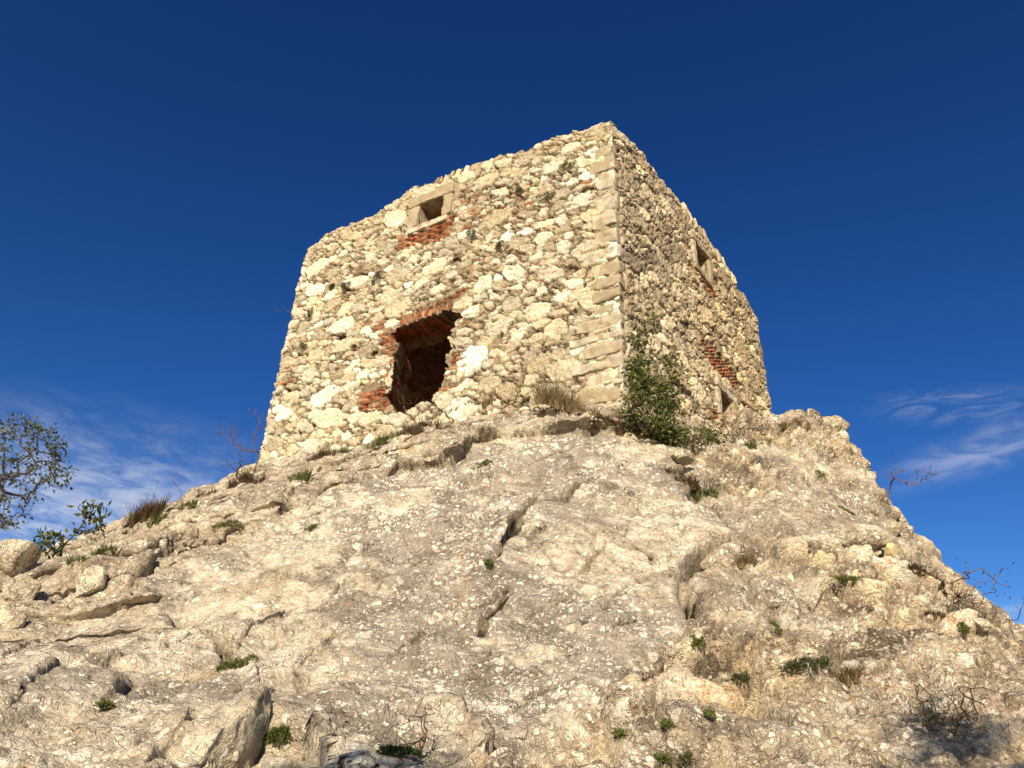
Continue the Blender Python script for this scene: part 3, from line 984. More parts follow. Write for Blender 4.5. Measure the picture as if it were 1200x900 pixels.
apply_disp()
RV = B
soil_shade = np.maximum(soil_shade, sstep(NB[:, 2], 0.93, 0.99) * 0.25 * sstep(fbm(B * 2.5, 3, 150), -0.3, 0.4)).astype(np.float32)
lz = np.exp(-((bpx - 540) / 150) ** 2 - ((bpy_ - 690) / 150) ** 2) * 0.25 - 0.65 * np.exp(-((bpx - 750) / 80) ** 2 - ((bpy_ - 640) / 90) ** 2) - 0.6 * np.exp(-((bpx - 290) / 110) ** 2 - ((bpy_ - 690) / 60) ** 2)
lz = (lz + 0.25 * fbm(B * 1.4, 3, 190)) * wl
lichz = np.clip(lz + wl * 0.65 + ws * 0.50 + wr * 0.55, 0, 1)
zone = np.c_[lichz, wr, np.clip(soil_shade, 0, 1)].astype(np.float32)
ii = np.arange(ND * NA).reshape(ND, NA)
quads = np.stack([ii[:-1, :-1], ii[:-1, 1:], ii[1:, 1:], ii[1:, :-1]], -1).reshape(-1, 4)
rock = mesh_from('rock_outcrop', RV, quads, M_ROCK, attrs={'zone': zone, 'frag': np.c_[fragc, fragm].astype(np.float32)})
tag(rock, kind='structure')
tag(rock, 'pale lichen covered limestone outcrop rising to the foot of the tower', 'rock')
rpx, rpy = proj(RV)
rdep = np.linalg.norm(RV, axis=1)

# plain ground round about
g = np.array([[-3000, -3000, -2.0], [3000, -3000, -2.0], [3000, 3000, -2.0], [-3000, 3000, -2.0]])
ground = tag(mesh_from('ground', g, np.array([[0, 1, 2, 3]]), M_GROUND, smooth=False), kind='structure')

# ================================================================ tower
tower = empty('stone_tower', tuple(FF.pt(FF.L, PLAT)))
tag(tower, 'square ruined tower of pale rubble stone with brick patches, standing on the rock', 'tower')
T0 = np.array(tower.location)
Z0 = 4.1


def top_profile(face, pix):
    q = sorted(face.sz(*p) for p in pix)
    return np.array([a for a, _ in q]), np.array([b for _, b in q])
tpF = top_profile(FF, [(360, 288), (378, 275), (410, 262), (440, 248), (480, 223), (512, 208), (540, 197), (600, 176), (660, 156), (690, 147), (714, 139)])
tpR = top_profile(FR, [(716, 139), (730, 152), (745, 170), (770, 201), (800, 238), (825, 270), (850, 305), (870, 338), (884, 368)])


def px_poly(face, pix):
    return np.array([face.sz(*p) for p in pix])


def masonry(face, L, s, z, cells, relief, seed, mortar_col, mortar_fill, warp_amp=0.02, flats=()):
    S_, Z_, D1, D2, ID = raster(cells, s, z, warp_amp, seed)
    idc = np.maximum(ID, 0)
    rr = np.array([c['r'] for c in cells])[idc]
    pr = np.array([c['pr'] for c in cells])[idc]
    dep = np.array([c['dep'] for c in cells])[idc]
    til = np.array([c['til'] for c in cells])[idc]
    cen = np.array([c['c'] for c in cells])[idc]
    kind = np.array([c['kind'] for c in cells])[idc]
    colr = np.array([c['col'] for c in cells])[idc]
    inner = np.minimum((pr - D1) * rr, (D2 - D1) * rr * 0.55)
    inner = np.where(ID < 0, -0.05, inner)
    pts = np.c_[S_.ravel(), Z_.ravel()].astype(np.float32)
    n1 = fbm(pts * 5, 4, seed + 20).reshape(S_.shape)
    n2 = fbm(pts * 22, 3, seed + 21).reshape(S_.shape)
    n3 = fbm(pts * 1.2, 3, seed + 22).reshape(S_.shape)
    bev = np.where(kind == 2, 0.009, 0.009)
    body = sstep(inner, -0.002, bev)
    dome = np.clip(inner / (rr + 1e-6), 0, 1)
    h = body * (relief * dep + 0.0)
    h += body * ((S_ - cen[..., 0]) * til[..., 0] + (Z_ - cen[..., 1]) * til[..., 1])
    # faceted breaks on the stones
    F1_, F2_, hh, ox, oy = worley(pts / 0.085, seed + 30)
    fac = (np.cos(hh * 44) * ox + np.sin(hh * 44) * oy).reshape(S_.shape)
    h += np.where(kind == 1, body, body * 0.3) * fac * relief * 0.85
    h += n2 * 0.006 + n1 * 0.008 * (1 + body) + n3 * 0.02
    if face is FF:
        zl = np.interp(S_[0], *tpF)[None, :]
        mortar_fill = mortar_fill + 0.35 * sstep(Z_, zl - 0.85, zl - 0.45) + 0.40 * np.exp(-((S_ - rgn[0]) / 0.7) ** 2 - ((Z_ - rgn[1]) / 1.0) ** 2)
    fill = np.clip(mortar_fill + 0.5 * n3 + 0.35 * n1, 0, 1)       # pointing: flush in places, washed out in others
    h += (1 - body) * relief * (fill * 1.0 - 0.40)
    # raked-out joints
    deep = np.exp(-(np.minimum(inner, 0.04) / 0.0145) ** 2) * sstep(n1 + 0.6 * n3, -0.75, 0.35)
    h -= deep * 0.05
    for q_ in flats:
        h = np.where(in_poly(S_, Z_, q_), np.minimum(h, 0.0), h)
    mort = np.asarray(mortar_col)[None, None] * (0.92 + 0.22 * n2 + 0.2 * n3 - 0.75 * deep)[..., None]
    if face is FF:
        up_ = sstep(Z_, zl - 0.85, zl - 0.45)[..., None]
        mort = mort * (1 - up_) + mort * np.array([1.35, 1.35, 1.30]) * up_
    # smears of mortar over low stones
    smear = sstep(fill - dep * 0.55, 0.25, 0.45) * np.where(kind == 1, 0.35, 0.14)
    cc_ = colr * (1 + 0.10 * n1)[..., None]
    cc_ = cc_ * (1 - smear[..., None]) + mort * smear[..., None]
    cc_ = mort * (1 - body[..., None]) + cc_ * body[..., None]
    return S_, Z_, h, np.clip(cc_, 0.02, 0.86)

# ---- holes
rgn = FF.sz(672, 405)
pB = px_poly(FF, [(400 + x / 6, 340 + y / 6) for x, y in [(395, 272), (440, 250), (490, 235), (560, 212), (620, 192), (700, 152), (780, 140), (835, 175), (855, 205), (812, 222), (803, 250), (768, 322), (778, 430), (742, 470), (752, 530), (708, 600), (702, 640), (688, 690), (652, 745), (648, 800), (600, 788), (560, 790), (500, 832), (470, 840), (440, 868), (385, 862), (330, 800), (305, 735), (352, 690), (362, 600), (374, 500), (345, 440), (392, 420), (392, 350), (330, 300)]])
pW = px_poly(FF, [(492.5, 243), (521, 230.5), (518.8, 253.5), (490, 265)])
pR = px_poly(FR, [(811, 283), (828.5, 305), (829.5, 330), (817, 312)])
pL = px_poly(FR, [(841.7, 457), (858, 473), (858.7, 501), (845, 487)])


def rect_of(p):
    s_ = np.sort(p[:, 0]); z_ = np.sort(p[:, 1])
    return (s_[:2].mean(), s_[2:].mean(), z_[:2].mean(), z_[2:].mean())
wF, wR_, wL_ = rect_of(pW), rect_of(pR), rect_of(pL)
print('windows', wF, wR_, wL_, 'faces', FF.L, FR.L)
r_ = np.random.default_rng(5)


def fpol(pix): return px_poly(FF, pix)


def rpol(pix): return px_poly(FR, pix)

bl, bh = 0.25, 0.068
bricksF = [
    (fpol([(464, 276), (478, 280), (533.5, 251), (533, 270), (512, 285), (490, 287), (467, 300)]), 0.0, bl, bh, 0.3),
    (fpol([(464, 374), (484, 365), (510, 355), (528, 355), (530, 363), (512, 371), (484, 381), (468, 386)]), math.pi / 2 + 0.05, 0.27, 0.07, 0.15),
    (fpol([(508, 356), (528, 347), (545, 337), (547, 342), (530, 352), (512, 361)]), 0.12, bl, bh, 0.3),
    (fpol([(432, 379), (457, 374), (460, 385), (443, 389)]), 0.0, bl, bh, 0.3),
    (fpol([(444, 389), (469, 386), (468, 428), (452, 420)]), 0.0, 0.18, bh, 0.0),
    (fpol([(420, 459), (452, 455), (458, 480), (418, 485)]), 0.0, bl, bh, 0.3),
    (fpol([(529, 415), (548, 410), (550, 427), (526, 433)]), 0.0, 0.2, bh, 0.2),
    (fpol([(514, 454), (537, 447), (538, 453), (511, 461)]), 0.0, bl, bh, 0.2),
    (fpol([(543, 367), (553, 362), (550, 381), (545, 384)]), 0.0, 0.2, bh, 0.0),
    (fpol([(315, 452), (344, 444), (343, 451), (314, 460)]), 0.0, bl, bh, 0.2),
    (fpol([(332, 430), (349, 425), (348, 431), (334, 435)]), 0.0, bl, bh, 0.1),
    (fpol([(415, 407), (436, 402), (436, 407), (415, 412)]), 0.0, bl, bh, 0.1),
    (fpol([(341, 358), (350, 357), (350, 362), (341, 364)]), 0.0, 0.2, bh, 0.1),
]
scF = [(fpol([(535, 215), (620, 210), (640, 330), (545, 345)]), 46), (fpol([(540, 230), (608, 222), (612, 240), (545, 262)]), 26), (fpol([(380, 290), (560, 230), (640, 440), (330, 470)]), 40), (fpol([(660, 190), (706, 170), (708, 230), (665, 240)]), 8)]
bricksR = [
    (rpol([(806, 307), (816, 314), (839, 344), (838, 353), (821, 335)]), 0.0, 0.2, bh, 0.0),
    (rpol([(820, 396), (827, 397), (854, 429), (866, 447), (866, 464), (849, 448), (834, 430), (823, 411)]), 0.5, 0.2, 0.065, 0.0),
    (rpol([(829, 474), (837, 475), (844, 498), (834, 496)]), 0.0, 0.2, bh, 0.1),
    (rpol([(898, 480), (905, 484), (905, 490), (898, 486)]), 0.0, 0.2, bh, 0.1),
]
scR = [(rpol([(770, 230), (870, 350), (890, 470), (790, 440)]), 40)]

ez = np.array([0, 0, 1.0])
qd = [(692, 166, 181), (690, 181, 197), (700, 198, 219), (698, 221, 243), (694, 245, 263), (696, 265, 281), (682, 284, 300), (700, 302, 318), (697, 320, 334), (694, 336, 349), (694, 351, 362), (676, 366, 380), (668, 384, 394), (684, 397, 412), (672, 414, 428), (690, 430, 447), (676, 449, 466), (690, 468, 486)]


def rect(a0, a1, b0, b1): return np.array([(a0, b0), (a1, b0), (a1, b1), (a0, b1)])
flF, flR = [], []
for lx, y1, y2 in qd:
    xq = 716 + (y1 - 146) * 0.056
    s0 = FF.sz(lx, y1 + 3)[0]
    flF.append(rect(s0 - 0.01, FF.L + 0.1, FF.sz(xq, y2)[1] - 0.01, FF.sz(xq, y1)[1] + 0.01))
flR.append(rect(-0.1, 0.17, 4, FF.sz(718, 166)[1]))
flF.append(rect(wF[0] - 0.27, wF[1] + 0.26, wF[2] - 0.18, wF[3] + 0.27))
for w in (wR_, wL_): flR.append(rect(w[0] - 0.18, w[1] + 0.18, w[2] - 0.16, w[3] + 0.18))
GF, GC = 0.0125, 0.05
sF = np.linspace(0, FF.L, int(FF.L / GF) + 1)
sR = np.linspace(0, FR.L, int(FR.L / 0.016) + 1)
sB = np.linspace(0, FB.L, int(FB.L / GC) + 1)
sL = np.linspace(0, FL.L, int(FL.L / GC) + 1)
zt = np.arange(Z0, 11.35, GF)
sizes = [(0.20, 90, 0.98), (0.145, 420, 0.95), (0.10, 2200, 0.92), (0.066, 6000, 0.9), (0.042, 11000, 0.9)]
sizesR = [(0.21, 120, 0.98), (0.155, 600, 0.95), (0.105, 2600, 0.92), (0.068, 6000, 0.9), (0.045, 9000, 0.9)]
sizesB = [(0.22, 300, 0.98), (0.16, 900, 0.95), (0.10, 1500, 0.9)]
MORT = (0.41, 0.335, 0.235)
cF = make_cells(FF.L, Z0, 11.3, sizes, r_, CREAM, bricksF, (), scF)
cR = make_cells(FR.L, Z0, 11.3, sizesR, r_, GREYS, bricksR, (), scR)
cB = make_cells(FB.L, Z0, 11.3, sizesB, r_, CREAM)
cL = make_cells(FL.L, Z0, 11.3, sizesB, r_, CREAM)
SF, ZF, hF, kF = masonry(FF, FF.L, sF, zt, cF, 0.034, 200, MORT, 0.64, 0.017, flF)
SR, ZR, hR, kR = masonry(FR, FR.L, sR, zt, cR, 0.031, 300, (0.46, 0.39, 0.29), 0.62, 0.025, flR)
SB, ZB, hB, kB = masonry(FB, FB.L, sB, zt, cB, 0.05, 400, MORT, 0.45)
SL, ZL, hL, kL = masonry(FL, FL.L, sL, zt, cL, 0.05, 500, MORT, 0.45)
# the raised cap rows of the front face are bleached and bare; right face tinted slightly warmer towards its far end
wR2 = sstep(SR, 0.5, 5.5)[..., None]
kR = kR * (1 - wR2) + kR * np.array([1.02, 0.98, 0.92]) * wR2
kR = np.clip(kR, 0.02, 0.82)

# worn corners: the outer arris of the left corner is rounded off at the head
hF -= 0.10 * np.exp(-((SF) / 0.25) ** 2) * sstep(ZF, 9.8, 11.0)
# wall-top heights with a stone-by-stone ragged edge
def ragged(s_, seed, amp):
    q = np.c_[s_ / 0.30, np.zeros(len(s_))]
    return amp * (np.abs(vnoise(q, seed)) * 1.6 - 0.5) + amp * 0.5 * vnoise(q * 3.1, seed + 1)
topF = np.interp(sF, *tpF) + ragged(sF, 600, 0.038)
topR = np.interp(sR, *tpR) + ragged(sR, 610, 0.05)
topB = np.interp(sB, [0, FB.L], [topR[-1], 10.9]) + ragged(sB, 620, 0.05)
topL = np.interp(sL, [0, FL.L], [10.9, topF[0]]) + ragged(sL, 630, 0.05)

nz = len(zt)
CAPN = 26
cols_V, cols_K, hole_cols = [], [], []
WT = 0.95
faces_info = [(FF, sF, SF, ZF, hF, kF, topF), (FR, sR, SR, ZR, hR, kR, topR), (FB, sB, SB, ZB, hB, kB, topB), (FL, sL, SL, ZL, hL, kL, topL)]
chF = [0.30 * (hL[:, -1] + hF[:, 0]), 0.02 + 0 * hF[:, 0], 0.30 * (hR[:, -1] + hB[:, 0]), 0.5 * (hB[:, -1] + hL[:, 0])]
nbrs = [(FL, FR), (FF, FB), (FR, FL), (FB, FF)]
for fi, (fc, s, S_, Z_, h, kcol, top) in enumerate(faces_info):
    ns_ = len(s)
    prevf, nextf = nbrs[fi]
    # rows are squeezed so that the last one is the ragged wall top
    zz = np.minimum(Z_, top[None, :])
    Pn = fc.S[None, None, :] + fc.e[None, None, :] * S_[..., None] + np.array([0, 0, 1.0]) * zz[..., None]
    wa = sstep(S_, 0.0, 0.12)[..., None]; wb = sstep(fc.L - S_, 0.0, 0.12)[..., None]
    nn = fc.n[None, None, :] * np.minimum(wa, wb) + (1 - wa) * (fc.n + prevf.n)[None, None, :] + (1 - wb) * (fc.n + nextf.n)[None, None, :]
    # both faces agree at the corner
    hh = h.copy()
    hh = hh * np.minimum(wa, wb)[..., 0] + chF[fi][:, None] * (1 - wa[..., 0]) + chF[(fi + 1) % 4][:, None] * (1 - wb[..., 0])
    # the head of the wall rounds over
    over = np.clip((zz - (top[None, :] - 0.16)) / 0.16, 0, 1)
    hh = hh - 0.075 * over ** 2
    Pv = Pn + nn * hh[..., None]
    # cap: stones seen along the top, going in over the wall
    cap = []
    capk = []
    for j in range(1, CAPN + 1):
        t = j / CAPN
        q = Pv[-1] - fc.n[None] * (WT * t) - fc.e[None] * 0
        zc = top + 0.05 * vnoise(np.c_[s / 0.22, np.full(ns_, t * WT / 0.22)], 700 + fi) * min(1, t * 4) + 0.03 * vnoise(np.c_[s / 0.08, np.full(ns_, t * WT / 0.08)], 710 + fi)
        q[:, 2] = zc
        if j == CAPN: q[:, 2] = top - 0.45
        cap.append(q); capk.append(kcol[-1])
    Pv = np.concatenate([Pv, np.array(cap)], 0)
    kk = np.concatenate([kcol, np.array(capk)], 0)
    # openings
    hole = np.zeros(S_.shape, bool)
    if fc is FF:
        jit = 0.045 * fbm(np.c_[S_.ravel() * 9, Z_.ravel() * 9], 3, 801).reshape(S_.shape)
        ins = in_poly(S_ + jit, Z_ + jit[::-1], pB)
        hole |= ins
        hole |= (S_ > wF[0]) & (S_ < wF[1]) & (Z_ > wF[2]) & (Z_ < wF[3])
    if fc is FR:
        for w in (wR_, wL_):
            hole |= (S_ > w[0]) & (S_ < w[1]) & (Z_ > w[2]) & (Z_ < w[3])
    hole = np.concatenate([hole, np.zeros((CAPN, ns_), bool)], 0)
    cols_V.append(Pv); cols_K.append(kk); hole_cols.append(hole)

allV = np.concatenate(cols_V, 1); allK = np.concatenate(cols_K, 1); allH = np.concatenate(hole_cols, 1)
# weld the face joints: identical positions on both sides of each corner
off = np.cumsum([0] + [len(f[1]) for f in faces_info])
for k in range(4):
    a = off[k + 1] - 1; b_ = off[k + 1] % off[-1]
    m_ = 0.5 * (allV[:nz, a] + allV[:nz, b_]); allV[:nz, a] = m_; allV[:nz, b_] = m_
nr, nc = allV.shape[:2]
gi = np.arange(nr * nc).reshape(nr, nc)
q = np.stack([gi[:-1, :-1], gi[:-1, 1:], gi[1:, 1:], gi[1:, :-1]], -1)
hm = allH[:-1, :-1] | allH[:-1, 1:] | allH[1:, 1:] | allH[1:, :-1]
hm[:nz - 1] = allH[:nz - 1, :-1] & allH[:nz - 1, 1:] & allH[1:nz, 1:] & allH[1:nz, :-1]
# drop squeezed rows (all four at the wall top) below the cap
keep = ~hm
za = allV[:, :, 2]
flat = np.zeros_like(keep)
flat[:nz - 1] = (np.abs(allV[:nz - 1, :-1] - allV[1:nz, :-1]).max(-1) < 1e-6) & (np.abs(allV[:nz - 1, 1:] - allV[1:nz, 1:]).max(-1) < 1e-6)
for k in range(1, 4): keep[:, off[k] - 1] &= True
keep &= ~flat
fq = q[keep]
Vw = allV.reshape(-1, 3); Kw = allK.reshape(-1, 3)
# reveals: carry the edge of each opening inwards through the wall
ed = {}
fi_hole = q[hm & (np.arange(nr - 1)[:, None] < nz - 1)]
e_all = np.concatenate([fi_hole[:, [0, 1]], fi_hole[:, [1, 2]], fi_hole[:, [2, 3]], fi_hole[:, [3, 0]]])
key = np.sort(e_all, 1).astype(np.int64); kk_ = key[:, 0] * (nr * nc) + key[:, 1]
uq, first, cnt = np.unique(kk_, return_index=True, return_counts=True)
bed = e_all[first[cnt == 1]]
bv = np.unique(bed)
fcol = np.searchsorted(off, bv % nc, side='right') - 1
nin = np.array([-f[0].n for f in faces_info])[fcol]
NS = 14
lay = [bv]
newV, newK = [], []
cnt0 = len(Vw)
p0 = Vw[bv]
colb = np.array([0.36, 0.28, 0.19])
# the broken opening widens inwards
cB3 = FF.pt(pB[:, 0].mean(), pB[:, 1].mean())
isbig = (fcol == 0) & (np.linalg.norm(p0 - cB3, axis=1) < 1.6)
spl = np.where(isbig[:, None], (p0 - cB3) - np.outer((p0 - cB3) @ FF.n, FF.n), 0) * np.array([0.75, 0.75, 0.25])
for k in range(1, NS + 1):
    t = k / NS * (WT + 0.02)
    nz3 = np.c_[vnoise(np.c_[p0 * 6, ][:, :3] + nin * t * 6, 901), vnoise(p0 * 6 + nin * t * 6, 902), vnoise(p0 * 6 + nin * t * 6, 903)] * 0.04
    newV.append(p0 + nin * t + nz3 + spl * t)
    vv = 1.15 + 0.4 * vnoise(p0 * 9 + nin * t * 9, 904)
    isb = (vnoise(p0 * 2.2 + nin * t * 3, 905) > 0.15)[:, None]
    newK.append(np.where(isb, np.array([[0.36, 0.15, 0.08]]), colb[None]) * vv[:, None])
    lay.append(cnt0 + (k - 1) * len(bv) + np.arange(len(bv)))
lut = {v: i for i, v in enumerate(bv)}
bi = np.array([[lut[a], lut[b_]] for a, b_ in bed])
rev = []
for k in range(NS):
    a, b_ = np.asarray(lay[k]), np.asarray(lay[k + 1])
    rev.append(np.stack([a[bi[:, 1]], a[bi[:, 0]], b_[bi[:, 0]], b_[bi[:, 1]]], -1))
Vw = np.concatenate([Vw] + newV); Kw = np.concatenate([Kw] + newK)
wall = mesh_from('wall', Vw - T0, np.concatenate([fq] + rev), M_WALL, tower, attrs={'stone': Kw.astype(np.float32)})
wpx, wpy = proj(Vw[:nr * nc])

# ---- dim room behind the openings, and the roof over it
ic = [Ac, Qc, Bc, Cc]
def inset(p, d):
    v = ctr - p
    v[2] = 0
    return p + v / np.linalg.norm(v) * d * 1.414
zfl, zce = 5.85, 10.55
lo_ = [inset(p, WT - 0.02) + np.array([0, 0, zfl]) for p in ic]
hi_ = [inset(p, WT - 0.02) + np.array([0, 0, zce]) for p in ic]


def grid_quad(a, b_, c_, d_, n, m_, amp, seed):
    u, v = np.meshgrid(np.linspace(0, 1, n), np.linspace(0, 1, m_))
    P = ((1 - u)[..., None] * (1 - v)[..., None] * a + u[..., None] * (1 - v)[..., None] * b_ + u[..., None] * v[..., None] * c_ + (1 - u)[..., None] * v[..., None] * d_)
    nn = np.cross(b_ - a, d_ - a); nn /= np.linalg.norm(nn)
    P = P.reshape(-1, 3)
    f1, f2, hh, ox, oy = worley(np.c_[u.ravel() * np.linalg.norm(b_ - a), v.ravel() * np.linalg.norm(d_ - a)] / 0.22, seed)
    P = P + nn * (amp * (hh - 0.5 - np.exp(-((f2 - f1) / 0.12) ** 2)))[:, None]
    g_ = np.arange(n * m_).reshape(m_, n)
    return P, np.stack([g_[:-1, :-1], g_[:-1, 1:], g_[1:, 1:], g_[1:, :-1]], -1).reshape(-1, 4)
iv, iq = [], []
cn = 0
for k in range(4):
    if k == 3 or k == 0 or k == 1 or k == 2:
        P_, q_ = grid_quad(lo_[k], lo_[(k + 1) % 4], hi_[(k + 1) % 4], hi_[k], 150, 130, 0.05, 950 + k)
    # leave the same openings in the inner skin
    fc = [FF, FR, FB, FL][k]
    ss = (P_ - fc.S) @ fc.e; zz_ = P_[:, 2]
    hol = np.zeros(len(P_), bool)
    if fc is FF:
        hol = in_poly(ss, zz_, pB.mean(0) + (pB - pB.mean(0)) * np.array([1.7, 1.22])) | ((ss > wF[0]) & (ss < wF[1]) & (zz_ > wF[2]) & (zz_ < wF[3]))
    if fc is FR:
        for w in (wR_, wL_): hol |= (ss > w[0]) & (ss < w[1]) & (zz_ > w[2]) & (zz_ < w[3])
    q_ = q_[~hol[q_].any(1)]
    iv.append(P_); iq.append(q_ + cn); cn += len(P_)
P_, q_ = grid_quad(lo_[0], lo_[1], lo_[2], lo_[3], 60, 60, 0.05, 960); iv.append(P_); iq.append(q_ + cn); cn += len(P_)
inner = mesh_from('inner_wall', np.concatenate(iv) - T0, np.concatenate(iq), M_INNER, tower)
rv = [p + np.array([0, 0, zce]) for p in [inset(p, WT - 0.25) for p in ic]] + [p + np.array([0, 0, zce + 0.18]) for p in [inset(p, WT - 0.25) for p in ic]]
roof = mesh_from('roof', np.array(rv) - T0, np.array([[3, 2, 1, 0], [4, 5, 6, 7], [0, 1, 5, 4], [1, 2, 6, 5], [2, 3, 7, 6], [3, 0, 4, 7]]), M_INNER, tower, smooth=False)


# ---- dressed blocks: quoins and window surrounds
def block(name, parent, origin, ex, ey, ez, size, seed, wear=0.012, mat=M_SAND, bev=0.02):
    """weathered cut stone; size along ex, ey, ez from the origin corner"""
    n = [max(4, int(v / 0.022)) for v in size]
    V, Fq = [], []
    c = 0
    sz_ = np.array(size)
    for ax in range(3):
        o1, o2 = [(1, 2), (0, 2), (0, 1)][ax]
        for sd_ in (0, 1):
            u, v = np.meshgrid(np.linspace(0, 1, n[o1] + 1), np.linspace(0, 1, n[o2] + 1))
            P = np.zeros(u.shape + (3,))
            P[..., ax] = sd_; P[..., o1] = u; P[..., o2] = v
            gq = np.arange(u.size).reshape(u.shape) + c
            f_ = np.stack([gq[:-1, :-1], gq[:-1, 1:], gq[1:, 1:], gq[1:, :-1]], -1).reshape(-1, 4)
            if (sd_ == 1) == (ax == 1): f_ = f_[:, ::-1]
            V.append(P.reshape(-1, 3) * sz_); Fq.append(f_); c += u.size
    V = np.concatenate(V); Fq = np.concatenate(Fq)
    # round the arrises: pull towards the inner box
    b_ = bev * (1 + 0.8 * vnoise(V * 6 + seed, 41))[:, None]
    inn = np.clip(V, b_, np.maximum(sz_ - b_, b_))
    dv = V - inn; ln = np.linalg.norm(dv, axis=1, keepdims=True)
    V = inn + dv / (ln + 1e-9) * np.minimum(ln, b_)
    V = V + np.stack([fbm(V * 7 + seed * 3.1 + 9 * k, 3, 50 + k) for k in range(3)], -1) * wear
    # weld the shared edges of the six sides
    kq = np.round(V * 0, 0)
    Wd = np.asarray(origin) + V[:, :1] * ex + V[:, 1:2] * ey + V[:, 2:3] * ez
    loc = np.asarray(origin) - (np.array(parent.location) if parent.parent is None else np.array(parent.parent.location) + np.array(parent.location))
    o = mesh_from(name, Wd - np.asarray(origin), Fq, mat, parent)
    o.location = loc
    return o

# corner blocks, top to bottom: pixel of the block's left end and its upper/lower edge on the corner
qr = np.random.default_rng(3)
for k, (lx, y1, y2) in enumerate(qd):
    xq = 716 + (y1 - 146) * 0.056
    s0, _ = FF.sz(lx, y1 + 3)
    _, za_ = FF.sz(xq, y1); _, zb_ = FF.sz(xq, y2)
    w = FF.L - s0
    d = qr.uniform(0.13, 0.24)
    pr = 0.024 + qr.uniform(-0.02, 0.015)
    org = FF.pt(FF.L - w, zb_ + 0.008) - FF.n * (d - pr) 
    # block spans the corner: ex along the front face, ey outwards from it
    tl = qr.normal(0, 0.02); ex_ = FF.e * math.cos(tl) + ez * math.sin(tl); ez_ = ez * math.cos(tl) - FF.e * math.sin(tl)
    block('quoin', tower, org, ex_, FF.n, ez_, (w + 0.03 + qr.uniform(-0.02, 0.02), d, (za_ - zb_) * qr.uniform(0.86, 0.97)), k * 1.7, 0.026, bev=0.03)


def surround(face, w, hgt, jam, sill, ext, deep, seed, name='window_frame'):
    s0, s1, z0, z1 = w
    fr = empty(name, (0, 0, 0)); fr.parent = tower
    fr.location = face.pt((s0 + s1) / 2, z0) - T0
    pr = 0.055
    def blk(nm, a0, a1, b0, b1, sd_, p=0.0):
        return block(nm, fr, face.pt(a0, b0) - face.n * (deep - pr - p), face.e, face.n, ez, (a1 - a0, deep, b1 - b0), sd_, 0.02, bev=0.02)
    blk('lintel', s0 - ext, s1 + ext * 0.95, z1 + 0.002, z1 + hgt, seed, 0.012)
    blk('jamb', s0 - jam, s0, z0 - 0.02, z1 - 0.003, seed + 1)
    blk('jamb', s1, s1 + jam * 0.9, z0 - 0.02, z1 - 0.003, seed + 2, 0.004)
    blk('sill', s0 - jam * 0.9, s1 + jam * 0.6, z0 - 0.02 - sill, z0 - 0.023, seed + 3, 0.008)
    return fr
surround(FF, wF, 0.26, 0.24, 0.15, 0.26, 0.42, 21)
surround(FR, wR_, 0.17, 0.16, 0.13, 0.17, 0.42, 31)
surround(FR, wL_, 0.18, 0.16, 0.13, 0.17, 0.42, 41)
# ================================================================ boulders
def boulder(px, py, wpx, hpx, seed, name, label, cat, group=None, flat=1.0, mat=None, sink=0.25, tilt=0.0, nplanes=11):
    k = np.argmin((rpx - px) ** 2 + (rpy - py) ** 2 + np.where(rdep > 14, 1e6, 0) + rdep * 0.3)
    P = RV[k]
    dep = float(P @ F)
    w, h_ = wpx * dep / FPX, hpx * dep / FPX
    r2 = np.random.default_rng(seed)
    n = 90
    th, ph = np.meshgrid(np.linspace(0, 2 * math.pi, n, endpoint=False), np.linspace(0.001, math.pi - 0.001, n // 2))
    d = np.stack([np.sin(ph) * np.cos(th), np.sin(ph) * np.sin(th), np.cos(ph)], -1).reshape(-1, 3)
    nn = r2.normal(size=(nplanes, 3)); nn /= np.linalg.norm(nn, axis=1, keepdims=True)
    off_ = r2.uniform(0.45, 0.95, nplanes)
    dots = d @ nn.T
    rr = np.where(dots > 0.05, off_ / np.maximum(dots, 0.05), 9).min(1)
    rr = np.minimum(rr, 1.15)
    V = d * rr[:, None]
    V += d * (0.05 * fbm(V * 3 + seed, 4, 7) + 0.02 * fbm(V * 11 + seed, 3, 8))[:, None]
    V = V * np.array([w * 0.5, w * 0.5 * flat, h_ * 0.5])
    ca, sa = math.cos(tilt), math.sin(tilt)
    V = np.c_[ca * V[:, 0] + sa * V[:, 2], V[:, 1], -sa * V[:, 0] + ca * V[:, 2]]
    m2 = n // 2
    g_ = np.arange(n * m2).reshape(m2, n)
    g2 = np.roll(g_, -1, 1)
    fq_ = np.stack([g_[1:], g2[1:], g2[:-1], g_[:-1]], -1).reshape(-1, 4)
    zc_ = np.tile(np.array([[0.55, 0.15, 0.0]], np.float32), (len(V), 1))
    o = mesh_from(name, V, fq_, mat or M_ROCK, attrs={'zone': zc_, 'frag': np.tile(np.array([[0.55, 0.48, 0.36, 0.7]]), (len(V), 1))})
    o.location = P + NB[k] * h_ * (0.5 - sink) * 0.8
    o.rotation_euler = (0, 0, r2.uniform(-0.6, 0.6))
    tag(o, label, cat, group)
    return o

